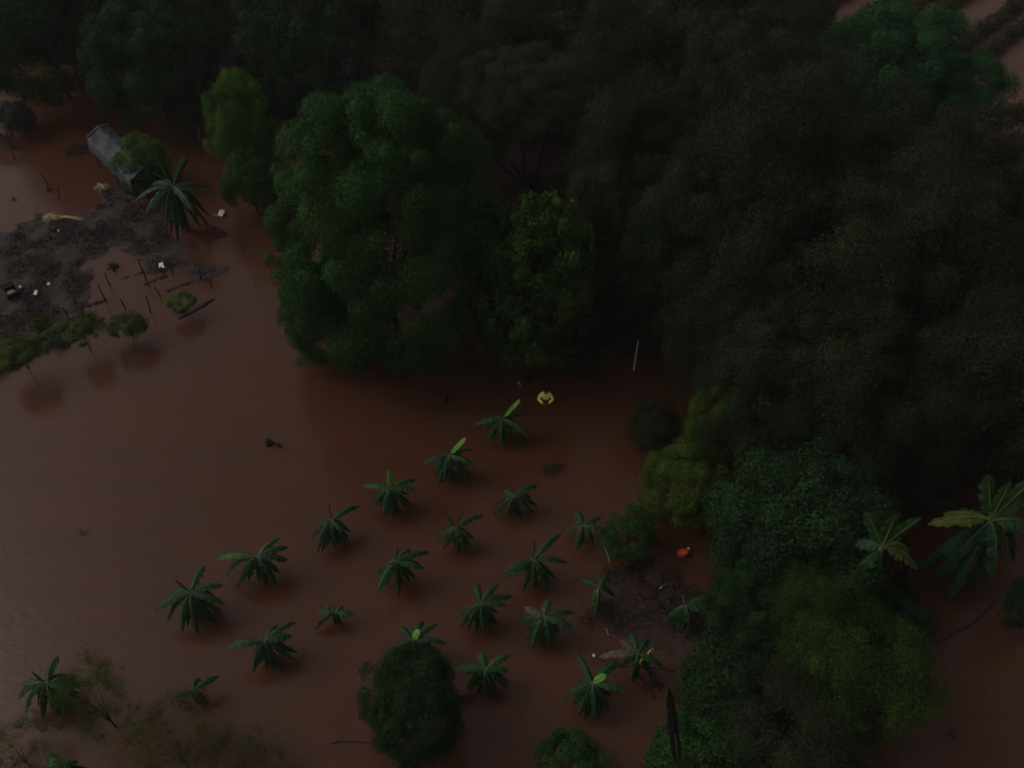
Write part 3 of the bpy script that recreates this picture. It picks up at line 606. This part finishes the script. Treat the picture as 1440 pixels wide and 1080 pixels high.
for x0, y0, x1, y1, lb in [
    (194, 364, 200, 381, 'upper one of two dark posts nearly in line, left of the white scrap'), (200, 377, 208, 400, 'lower one of two dark posts nearly in line, left of the white scrap'),
    (154, 369, 161, 382, 'short dark post beside a weedy tuft at the edge of the mud bank'), (147, 383, 154, 401, 'dark post at the mud bank edge just below the weedy tuft'),
    (137, 399, 149, 424, 'tallest leaning dark post at the foot of the mud bank'), (217, 403, 226, 418, 'short leaning post above the small yellowish young tree, on its left'),
    (205, 415, 212, 440, 'upright dark post between the dense green young tree and the yellowish one'), (169, 420, 176, 434, 'post just above the dense green young tree'),
    (115, 438, 122, 456, 'post behind the thin-crowned young tree'), (87, 431, 96, 446, 'post at the weedy lower edge of the mud bank'),
    (238, 366, 243, 387, 'thin post just right of the white scrap'), (279, 378, 283, 393, 'thin lone post in open water, right of the others'),
    (295, 392, 297, 403, 'shortest post in open water, rightmost of all'), (104, 416, 106, 428, 'short stub on the mud bank above the weedy edge'),
    (214, 328, 228, 347, 'slanting post on the red soil below the tall banana plant'), (9, 185, 20, 224, 'long slanting post near the left edge below the grey-green bush'),
    (57, 242, 67, 260, 'slanting post in the water left of the straw heap'), (81, 263, 84, 281, 'upright post in the brown water above the straw heap')]:
    post(x0, y0, x1, y1, lb)
post(897.5, 479, 891, 521, 'white pole standing upright in the water at the edge of the wood', .035, 'white', 'pole', 'white_pole', None, True)
post(279, 180, 280, 196, 'short white pole in the water left of the bright light-green tree', .035, 'pale', 'pole', 'white_pole', None, True)

def stick(px0, px1, r, mat, label, name='drift_branch', cat='branch', z=.03, group=None, bend=.05, twigs=0, seed=1):
    a, b_ = at(*px0, z), at(*px1, z); rg = random.Random(seed); root_l = (a+b_)/2; n = 8; m = MB()
    pts = []; d = b_-a; side = Vector((-d.y, d.x, 0)).normalized() if d.length else Vector((1, 0, 0))
    for i in range(n+1):
        t = i/n; pts.append(a-root_l+d*t+side*math.sin(t*math.pi)*bend*d.length+side*rg.uniform(-.01, .01)*d.length)
    m.tube(pts, [r*(1-.5*i/n) for i in range(n+1)], 7)
    for k in range(twigs):
        p = pts[rg.randrange(1, n)]; s = rg.choice((-1, 1)); l = rg.uniform(.2, .45)
        m.tube([p, p+side*s*l*.5+d.normalized()*l*.4+Vector((0, 0, .08)), p+side*s*l+d.normalized()*l*.7+Vector((0, 0, .15))], [r*.5, r*.35, r*.1], 5)
    o = m.build(name, M[mat], smooth=True); o.location = root_l; tag(o, label, cat, group); return o
stick((849, 768), (857, 792), .022, 'pale', 'thin pale pole lying slanted right of the brown-spear banana plant', 'fallen_pole', 'pole')
stick((918, 648), (926, 653), .025, 'pale', 'short pale stick at the edge of the low yellow-green bush')
stick((15, 342), (52, 318), .018, 'pale', 'long thin pale stick lying at the edge of the mud bank below the straw heap', bend=.08)
stick((466, 1044), (530, 1047), .03, 'wood', 'thin dark branch floating left of the lone round tree', twigs=2)
stick((336, 327), (362, 402), .022, 'wood', 'long thin dark pole lying in the water between the mud bank and the huge tree', 'sunken_pole', 'pole', z=.01, bend=-.03)
stick((364, 408), (374, 440), .018, 'wood', 'lower thin dark twig continuing the long sunken pole', z=.005, bend=.03)
stick((850, 935), (950, 943), .04, 'wood', 'dark log lying along the lower edge of the debris bank', 'log', 'log', bend=.02, twigs=4)
stick((153, 276), (163, 283), .02, 'white', 'short white stick on the mud bank above the straw heap')
stick((928, 828), (936, 822), .03, 'white', 'small pair-like white scrap stick on the debris bank')
stick((729, 537), (732, 543), .04, 'pale', 'short pale stick left of the person in yellow')
stick((852, 884), (855, 893), .018, 'pale', 'tiny pale twig on the debris bank by the grey dead leaf')
stick((118, 378), (126, 374), .015, 'pale', 'pale twig at the mud bank edge above the posts')
for k, (a, b_) in enumerate([((1400, 845), (1312, 905)), ((1225, 672), (1345, 728)), ((1282, 812), (1340, 775))]):
    stick(a, b_, .035 if k != 2 else .05, 'wood' if k != 1 else 'palebark', ['dark branch lying across the dark water at lower right', 'long thin branch reaching down to the largest banana plant', 'reddish-brown dead stalks under the largest banana plant'][k], twigs=5, z=.1 if k != 1 else 2.4, seed=k+3, group=None)

# dark plank
def plank():
    a, b_ = at(250, 447, .04), at(301, 420, .04); m = MB(); d = b_-a; c = (a+b_)/2
    rot = Matrix.Rotation(math.atan2(d.y, d.x), 3, 'Z'); m.box((0, 0, 0), (d.length*.5, .22, .05), rot); m.box(rot @ Vector((d.length*.36, .03, .01)), (d.length*.26, .14, .05), rot); m.box(rot @ Vector((-d.length*.37, -.03, .0)), (d.length*.26, .12, .05), rot)
    o = m.build('floating_plank', M['maroon']); o.location = c; tag(o, 'dark split plank floating under the small yellowish young tree', 'plank')
plank()

# ---------------------------------------------------------------- small things
def tangle(px, py, wpx, label, seed, mat='wood', n=26, flat=.35, name='twig_tangle', leaves=0, lm='weed', cat='drift debris', group='floating tangles of twigs'):
    rg = random.Random(seed); c = at(px, py, 0); r = wpx/2/ppm(c); root = empty(name, c, 0, label, cat, group); m = MB()
    for k in range(n):
        a = rg.uniform(0, 6.28); l = rg.uniform(.3, 1)*r; q = Vector((rg.uniform(-.5, .5)*r, rg.uniform(-.4, .4)*r, rg.uniform(-.02, .1)))
        d = Vector((math.cos(a), math.sin(a)*.7, rg.uniform(-.1, .35)))*l*.6
        m.tube([q-d*.5, q+Vector((0, 0, .05)), q+d], [.014, .012, .005], 5)
    m.build('twigs', M[mat], root)
    if leaves:
        g = np.random.default_rng(seed); pos = g.normal(0, 1, (leaves, 3))*np.array([r*.4, r*.35, .05])+np.array([0, 0, .08]); nr = rnd_dirs(g, leaves); nr[:, 2] = np.abs(nr[:, 2])
        link('leaves', quads('leaves', leaf_quads(g, pos, nr, .12, .05), np.clip(g.normal(.45, .2, leaves), 0, 1), [M[lm]]), root)
    return root
tangle(776, 660, 52, 'dark twig tangle drifting above the small drooping banana plant', 1, n=40, leaves=60)
tangle(380, 624, 15, 'small dark green clump floating alone in the open water', 2, n=14, leaves=160)
tangle(393, 628, 10, 'tiny tuft floating beside the lone green clump', 3, n=8, leaves=20)
tangle(117, 750, 22, 'faint small twigs floating in the open water at the far left', 4, n=9)
tangle(110, 212, 55, 'dark brush pile half sunk at the corner of the tarpaulin shelter', 5, n=60, leaves=260)
tangle(21, 208, 12, 'small tuft caught on the long slanting post', 6, n=12, leaves=30)
tangle(70, 268, 12, 'small dark tuft below the slanting posts at the left', 7, n=12, leaves=30)
tangle(20, 281, 9, 'tiny tuft floating near the left edge', 8, n=9, leaves=10)
tangle(1338, 1034, 24, 'small tangle in the dark water at the lower right', 9, n=12)
tangle(852, 862, 40, 'loose brushwood at the left end of the debris bank', 10, n=36, leaves=20)
tangle(905, 870, 70, 'scattered brushwood in the middle of the debris bank', 11, n=60)
tangle(950, 808, 40, 'brushwood just below the orange container', 12, n=30)
tangle(655, 985, 40, 'brushwood at the right foot of the lone round tree', 13, n=40)
tangle(60, 320, 70, 'dark brush at the upper edge of the mud bank beside the straw heap', 14, n=50)
tangle(150, 330, 70, 'dead stalks lying on the middle of the mud bank', 15, n=70)
tangle(60, 372, 90, 'flattened dead stalks on the left of the mud bank', 16, n=90)
tangle(745, 531, 34, 'dark brush under the crown edge beside the person in yellow', 17, n=30, leaves=120)
tangle(205, 352, 50, 'dead stalks on the mud bank above the paired posts', 18, n=50)
tangle(160, 376, 22, 'weedy green tuft at the mud bank edge', 19, n=12, leaves=150)
for k, (x, y, wd, lb) in enumerate([(505, 512, 60, 'dark twigs at the waterline under the left edge of the huge rounded tree'), (560, 523, 90, 'dark twigs at the waterline under the middle of the huge rounded tree'),
        (655, 520, 60, 'dark twigs at the waterline between the huge tree and the pointed tree'), (815, 525, 60, 'dark twigs at the waterline below the low dark broad-leaved tree'),
        (590, 1068, 80, 'twigs at the waterline below the lone round tree'), (905, 790, 46, 'twigs at the waterline below the round dark bush'), (1300, 880, 60, 'dark stalks at the edge of the dark water at lower right')]):
    tangle(x, y, wd, lb, 40+k, n=34, leaves=140)
# drowned planting rows: thin dark lines of weed just breaking the surface
def weedline(a, b_, label, seed):
    A, B = at(*a, 0), at(*b_, 0); g = np.random.default_rng(seed); n = 150; t = g.random(n); c = (A+B)/2
    msk = np.sin(t*17+seed)+g.normal(0, .5, n) > -.2; t = t[msk]; n = len(t)
    P = np.outer(1-t, A)+np.outer(t, B)-np.array(c)+g.normal(0, 1, (n, 3))*np.array([.07, .07, .01]); P[:, 2] = np.abs(P[:, 2])+.012
    nr = rnd_dirs(g, n)*.5; nr[:, 2] += 1; nr /= np.linalg.norm(nr, axis=1)[:, None]
    o = link('weed_row', quads('weed_row', leaf_quads(g, P, nr, .15, .045), np.clip(g.normal(.2, .2, n), 0, 1), [M['weedrow']])); o.location = c
    tag(o, label, 'weed row', 'rows of drowned weeds between the posts')
M['weedrow'] = leafmat('drowned_weed', (.012, .009, .007), (.024, .016, .012), (.036, .026, .017))
weedline((172, 392), (233, 375), 'upper dark line of drowned weeds running past the paired posts', 1)
weedline((205, 400), (238, 387), 'short middle line of drowned weeds right of the paired posts', 2)
weedline((222, 414), (282, 392), 'lowest and longest line of drowned weeds above the small yellowish young tree', 3)
weedline((120, 432), (150, 422), 'line of drowned weeds at the foot of the mud bank posts', 4)
weedline((160, 345), (235, 385), 'line of weeds slanting down from the mud bank towards the white scrap', 5)
# hedge of weeds on the bank
def weeds(name, G, mat, n, seed, L=.16, W=.06, hmax=.4, test=None, thr=.04):
    X, Y, Z = G; g = np.random.default_rng(seed); idx = np.argwhere(Z > thr); idx = idx[g.integers(0, len(idx), n)]
    P = np.stack([X[idx[:, 0], idx[:, 1]], Y[idx[:, 0], idx[:, 1]], Z[idx[:, 0], idx[:, 1]]], 1)
    cl = np.array([fbm(p[0], p[1], .7, seed) for p in P]); k = cl > -.02; P, cl = P[k], cl[k]
    if test is not None: k = test(P); P, cl = P[k], cl[k]
    P += g.normal(0, 1, P.shape)*np.array([.12, .12, 0]); P[:, 2] += g.random(len(P))*np.clip(cl*2.4, .05, 1)*hmax
    nr = rnd_dirs(g, len(P)); nr[:, 2] += .5; nr /= np.linalg.norm(nr, axis=1)[:, None]
    o = link(name, quads(name, leaf_quads(g, P, nr, L, W), np.clip(g.normal(.45, .2, len(P)), 0, 1), [M[mat]])); tag(o, kind='stuff'); return o
M['litter'] = leafmat('mud_litter', (.008, .0065, .006), (.020, .016, .0145), (.055, .045, .038), rough=.8)
o = weeds('weeds', G3, 'feather', 7000, 3, hmax=.5, L=.18, W=.07); tag(o, 'dark green weeds covering the near edge of the bank on the left', 'weeds')
o = weeds('dead_stalks', G1, 'litter', 16000, 4, hmax=.12, L=.24, W=.035); tag(o, 'flattened dead stalks and litter on the dark mud bank', 'plant litter')
o = weeds('brush_litter', G2, 'litter', 6000, 5, hmax=.12, L=.24, W=.03, thr=-.02); tag(o, 'dead plant litter on the low debris bank', 'plant litter')
o = weeds('undergrowth', G4, 'weed', 16000, 6, hmax=1.2, L=.2, W=.08, thr=0); tag(o, 'dark undergrowth beneath the thicket at lower right', 'undergrowth')

def straw(px, py, wpx, label, seed, n=160, tail=None):
    rg = random.Random(seed); c = at(px, py, .18); r = wpx/2/ppm(c); m = MB()
    for k in range(n):
        a = rg.gauss(.35, .55) if rg.random() < .5 else rg.gauss(3.5, .6); l = rg.uniform(.4, 1)*r; q = Vector((rg.gauss(0, .12)*r, rg.gauss(0, .12)*r, rg.uniform(0, .12)))
        m.tube([q, q+Vector((math.cos(a)*l*.5, math.sin(a)*l*.5, .06)), q+Vector((math.cos(a)*l, math.sin(a)*l, -.03))], [.014, .012, .004], 4)
    if tail:
        for k in range(16):
            T = at(tail[0]+rg.uniform(-8, 8), tail[1]+rg.uniform(-3, 3), .15)-c; q = Vector((rg.gauss(0, .1), rg.gauss(0, .1), .05))
            m.tube([q, T*.5+Vector((0, .12+rg.uniform(-.05, .05), .06)), T], [.012, .012, .004], 4)
    o = m.build('straw_heap', M['straw']); o.location = c; tag(o, label, 'straw heap')
straw(74, 307, 30, 'pale yellow straw heap with long strands trailing right on the mud bank', 1, tail=(112, 308))
straw(144, 264, 24, 'dull brownish straw heap at the upper tip of the mud bank', 2, n=70)

def scrap(px, py, s, label, seed, z=.2):
    rg = random.Random(seed); V = []; n = 5; c = at(px, py, z); m = s/ppm(c)
    for i in range(n):
        for j in range(n): V.append((( i/(n-1)-.5)*m*(1-.4*j/n)+rg.uniform(-.02, .02), (j/(n-1)-.5)*m*1.3, abs(rg.gauss(.03, .04))+.03*math.sin(i*2)))
    Fc = [(i*n+j, i*n+j+1, (i+1)*n+j+1, (i+1)*n+j) for i in range(n-1) for j in range(n-1)]
    o = link('plastic_scrap', mesh('plastic_scrap', V, Fc, [M['scrapw']])); o.location = c; md = o.modifiers.new('t', 'SOLIDIFY'); md.thickness = .008
    o.rotation_euler = (R(12), 0, rg.uniform(-.4, .4)); tag(o, label, 'litter', 'white plastic litter')
M['scrapw'] = plain('white_litter', (.85, .85, .83), .5, .05)
for k, (x, y, s, lb) in enumerate([(51, 412, 5.5, 'brightest white scrap of litter on the mud bank beside the black crate'), (69, 399.5, 4, 'small elongated white scrap up and right of the brightest scrap'), (28.5, 404, 3, 'tiny white dot of litter just above the black crate'),
        (227, 374, 7, 'white crumpled scrap at the right tip of the mud bank near the posts'), (968, 771.5, 2.6, 'tiny white scrap just beside the orange container'), (83, 325, 2.4, 'tiny white speck on the mud bank below the straw heap'), (643, 987, 3.2, 'tiny white scrap at the right foot of the lone round tree'), (835, 922, 3, 'tiny white scrap at the left tip of the dead leaf on the debris bank'), (922, 742, 2.2, 'tiny white speck right of the round dark bush')]):
    scrap(x, y, s, lb, k, z=.28 if y < 500 else .14)
scrap(312, 300, 8, 'crumpled pale scrap at the water edge right of the tall banana plant by the shelter', 21, z=.1)
stick((300, 303), (312, 301), .03, 'pale', 'short pale stalk beside the crumpled scrap right of the tall banana plant')
def crate():
    c = at(18, 414, .2); root = empty('open_crate', c, .7, 'black open crate tipped on the mud bank with pale stuff inside', 'crate'); m = MB()
    for p, s in (((-.3, 0, .14), (.04, .6, .3)), ((.3, 0, .14), (.04, .6, .3)), ((0, -.3, .14), (.56, .04, .3)), ((0, .3, .16), (.56, .04, .34)), ((0, 0, .01), (.56, .56, .03))): m.box(p, s)
    m.build('box', M['blackpl'], root); m = MB(); m.box((0, .42, .24), (.62, .32, .03), Matrix.Rotation(R(40), 3, 'X')); m.build('lid', M['blackpl'], root)
    m = MB(); m.box((-.02, -.03, .13), (.44, .4, .18), taper=.8); o = m.build('contents', M['pale2'], root); o.modifiers.new('b', 'BEVEL').width = .04
M['pale2'] = plain('beige_sacking', (.16, .15, .12), .9, .3, 8)
crate()
def container():
    c = at(960, 779, 0); root = empty('orange_container', c, .5, 'orange-red plastic container floating in the brown pool by the debris bank', 'container'); bm = bmesh.new()
    prof = [(0, -.12), (.17, -.12), (.2, -.08), (.2, .12), (.16, .2), (.07, .24), (.065, .29), (0, .29)]; n = 20; rings = []
    for r_, z in prof: rings.append([bm.verts.new((max(r_, .001)*math.cos(2*math.pi*k/n)*1.15, max(r_, .001)*math.sin(2*math.pi*k/n)*.85, z)) for k in range(n)])
    for a, b_ in zip(rings, rings[1:]):
        for k in range(n): bm.faces.new((a[k], a[(k+1) % n], b_[(k+1) % n], b_[k]))
    me = bpy.data.meshes.new('shell'); bm.to_mesh(me); me.materials.append(M['orange']); me.polygons.foreach_set('use_smooth', [True]*len(me.polygons)); o = link('shell', me, root); o.rotation_euler = (R(35), R(20), 0); o.location = (0, 0, .05)
    m = MB(); m.tube([(-.12, -.02, .18), (-.08, -.02, .27), (.06, -.02, .3), (.12, -.02, .2)], .016, 7); h = m.build('handle', M['orange'], root, True); h.rotation_euler = (R(35), R(20), 0); h.location = (0, 0, .05)
container()
def bundle():
    c = at(625, 562, 0); bm = bmesh.new(); bmesh.ops.create_icosphere(bm, subdivisions=4, radius=1)
    for v in bm.verts:
        d = 1+.22*noise.fractal(v.co*1.8, .9, 2, 4); v.co = Vector((v.co.x*.17*d, v.co.y*.32*d, v.co.z*.16*d))
    me = bpy.data.meshes.new('sunken_bundle'); bm.to_mesh(me); me.materials.append(M['maroon']); me.polygons.foreach_set('use_smooth', [True]*len(me.polygons))
    o = link('sunken_bundle', me); o.location = c+Vector((0, 0, .03)); tag(o, 'dark purplish lump half sunk in the water below the huge rounded tree', 'sunken debris')
bundle()

# ---------------------------------------------------------------- the person in yellow
def skin_obj(name, chains, mat, parent, sub=2):
    """chains: list of (points, radii, parent index or None); one continuous skinned surface per connected graph"""
    me = bpy.data.meshes.new(name); bm = bmesh.new(); ly = bm.verts.layers.skin.verify(); reg = {}
    for pts, rad in chains:
        prev = None
        for i, (p, r_) in enumerate(zip(pts, rad)):
            key = tuple(round(x, 4) for x in p)
            if key in reg: v = reg[key]
            else:
                v = bm.verts.new(p); v[ly].radius = (r_[0], r_[1]) if hasattr(r_, '__len__') else (r_, r_); reg[key] = v
                if prev is None: v[ly].use_root = True
            if prev is not None and bm.edges.get((prev, v)) is None: bm.edges.new((prev, v))
            prev = v
    bm.to_mesh(me); me.materials.append(mat); o = link(name, me, parent)
    sm = o.modifiers.new('skin', 'SKIN'); sm.use_smooth_shade = True; s2 = o.modifiers.new('sub', 'SUBSURF'); s2.levels = s2.render_levels = sub
    return o
def person():
    c = at(767, 562, .0); D = -.95                                # standing on the drowned ground, waist deep, facing the camera
    root = empty('person', (c.x, c.y, D), 0, 'person wading waist deep in a bright yellow-green high-visibility jacket, arms held together in front', 'person')
    sk = plain('skin', (.25, .13, .08), .5, .08); jk = plain('high_visibility_jacket', (.82, 1.0, .13), .55, .12, 14, bump=.3); rf = plain('reflective_band', (.85, .88, .80), .3, .05)
    tr = plain('dark_trousers', (.02, .022, .03), .8); hr = plain('black_hair', (.008, .007, .006), .5)
    pel, bel, che, nek, hb, ht = (0, 0, .95), (0, -.02, 1.12), (0, -.06, 1.36), (0, -.08, 1.50), (0, -.11, 1.58), (0, -.12, 1.70)
    ch = [([pel, bel, che, nek, hb, (0, -.12, 1.65), ht], [(.15, .11), (.14, .10), (.16, .10), .055, .07, .088, .06])]
    aj = [([bel, (0, -.03, 1.2), che, (0, -.075, 1.47)], [(.19, .14), (.19, .14), (.20, .14), (.10, .09)])]
    for s in (-1, 1):
        sh, el, wr = (s*.19, -.07, 1.42), (s*.33, -.16, 1.17), (s*.10, -.42, 1.12)
        ch.append(([che, sh, el, wr], [0, .055, .04, .027]))
        palm = (s*.055, -.455, 1.115); ch.append(([wr, palm], [0, (.032, .016)]))
        ch.append(([pel, (s*.10, 0, .88), (s*.11, -.02, .50), (s*.11, .02, .09), (s*.12, -.12, .03)], [0, .095, .06, .042, .035]))
        aj.append(([che, (s*.185, -.07, 1.41), (s*.26, -.11, 1.30), el, (s*.22, -.29, 1.145), (s*.13, -.39, 1.125)], [0, .085, .078, .07, .06, .055]))
        for k in range(4):                                        # four fingers curling over the other hand
            z = 1.135-k*.017; l = (.030, .034, .032, .025)[k]
            ch.append(([(s*.045, -.46, z), (s*(.045-l*.6), -.478, z-.003), (s*(.045-l*1.4), -.474, z-.008), (s*(.045-l*1.9), -.462, z-.012)], [.009, .0085, .008, .007]))
        ch.append(([(s*.065, -.445, 1.13), (s*.045, -.455, 1.158), (s*.022, -.462, 1.168)], [.011, .010, .009]))
    b = skin_obj('body', ch, sk, root)
    skin_obj('jacket', aj, jk, root)
    skin_obj('trousers', [([pel, (s*.10, 0, .86), (s*.11, -.02, .50), (s*.11, .02, .12)], [(.165, .125), .11, .085, .07]) for s in (-1, 1)], tr, root)
    # face and hair
    m = MB(); m.tube([(0, -.205, 1.655), (0, -.228, 1.63), (0, -.222, 1.618)], [.006, .013, .014], 7); m.build('nose', sk, root, True)
    for s in (-1, 1):
        m = MB(); m.tube([(s*.034, -.198, 1.652), (s*.034, -.21, 1.652)], [.013, .009], 8); m.build('eye', hr, root, True)
        m = MB(); m.tube([(s*.086, -.11, 1.67), (s*.097, -.10, 1.645), (s*.087, -.11, 1.615)], [.01, .014, .008], 6); m.build('ear', sk, root, True)
    m = MB(); m.tube([(-.026, -.197, 1.588), (0, -.206, 1.586), (.026, -.197, 1.588)], .006, 6); m.build('mouth', plain('lips', (.16, .06, .05)), root, True)
    bm = bmesh.new(); bmesh.ops.create_icosphere(bm, subdivisions=3, radius=1)
    for v in bm.verts: v.co = Vector((v.co.x*.104, v.co.y*.112, v.co.z*.10))*(1+.05*noise.noise(v.co*6))
    bmesh.ops.delete(bm, geom=[v for v in bm.verts if v.co.z < -.02 and v.co.y < -.02], context='VERTS')
    me = bpy.data.meshes.new('hair'); bm.to_mesh(me); me.materials.append(hr); h = link('hair', me, root); h.location = (0, -.095, 1.69)
    # reflective bands on jacket
    m = MB(); n = 28
    for z in (1.16, 1.26):
        m.tube([(math.cos(2*math.pi*k/n)*.196, -.035-(z-1.16)*.2+math.sin(2*math.pi*k/n)*.15, z) for k in range(n+1)], .012, 5, cap=False)
    for s in (-1, 1): m.tube([(s*.10, -.175, 1.18), (s*.12, -.195, 1.3), (s*.11, -.16, 1.44), (s*.11, -.08, 1.51), (s*.11, .02, 1.47), (s*.11, .1, 1.3)], .018, 5)
    m.build('reflective_band', rf, root, True)
person()

# ---------------------------------------------------------------- crop rows beyond the wood (upper right)
A0, A1 = at(1355, 78, 0), at(1440, 14, 0); dr = (A1-A0).normalized(); sd_ = Vector((-dr.y, dr.x, 0)); ang = math.atan2(dr.y, dr.x)
def crop_row_mesh(seed, L):
    g = np.random.default_rng(seed); n = int(L*330); t = g.random(n)*L-L/2
    lump = .75+.35*np.sin(t*1.9+seed)*np.sin(t*.73)+.1*g.normal(size=n)
    P = np.stack([t, g.normal(0, .22, n), g.beta(1.6, 1.4, n)*1.25*np.clip(lump, .3, 1.2)], 1); nr = rnd_dirs(g, n)
    return quads('row_foliage', leaf_quads(g, P, nr, .24, .09), np.clip(.45+g.normal(0, .2, n), 0, 1), [M['crop']])
words = ['nearest', 'second', 'third', 'fourth', 'fifth', 'sixth', 'seventh', 'eighth', 'ninth']
for k in range(9):
    off = -1.2+k*1.75 + (1.9 if k > 1 else 0) + (1.5 if k > 4 else 0)
    c = A0+dr*10+sd_*off; L = 44
    root = empty('crop_row', (c.x, c.y, 0), ang, f'{words[k]} trellised row of dull green crop counted from the dark water at upper right', 'crop row', 'rows of trellised crop in the flooded field')
    link('foliage', crop_row_mesh(k+1, L), root)
    m = MB()
    for j in range(15): x = -L/2+1+j*3; m.tube([(x, 0, -.3), (x, 0, 1.45)], .035, 6)
    m.tube([(-L/2+1, 0, 1.3), (L/2-1, 0, 1.3)], .01, 4); o = m.build('trellis', M['wood'], root)

# ---------------------------------------------------------------- thin scattering volume, added to lift the darkest shadows
hz = mesh('shadow_lift_haze', [(x, y, z) for z in (-2.6, CAM_H+3) for x, y in ((-440, -140), (440, -140), (440, 720), (-440, 720))],
          [(0, 3, 2, 1), (4, 5, 6, 7), (0, 1, 5, 4), (1, 2, 6, 5), (2, 3, 7, 6), (3, 0, 4, 7)])
hm = bpy.data.materials.new('shadow_lift_air'); hm.use_nodes = True; ht_ = hm.node_tree; ht_.nodes.clear()
pv = ht_.nodes.new('ShaderNodeVolumePrincipled'); pv.inputs['Density'].default_value = .00027; pv.inputs['Color'].default_value = (.92, .94, .92, 1)
mo = ht_.nodes.new('ShaderNodeOutputMaterial'); ht_.links.new(pv.outputs[0], mo.inputs['Volume']); hz.materials.append(hm)
ho = link('shadow_lift_haze', hz); tag(ho, kind='stuff')
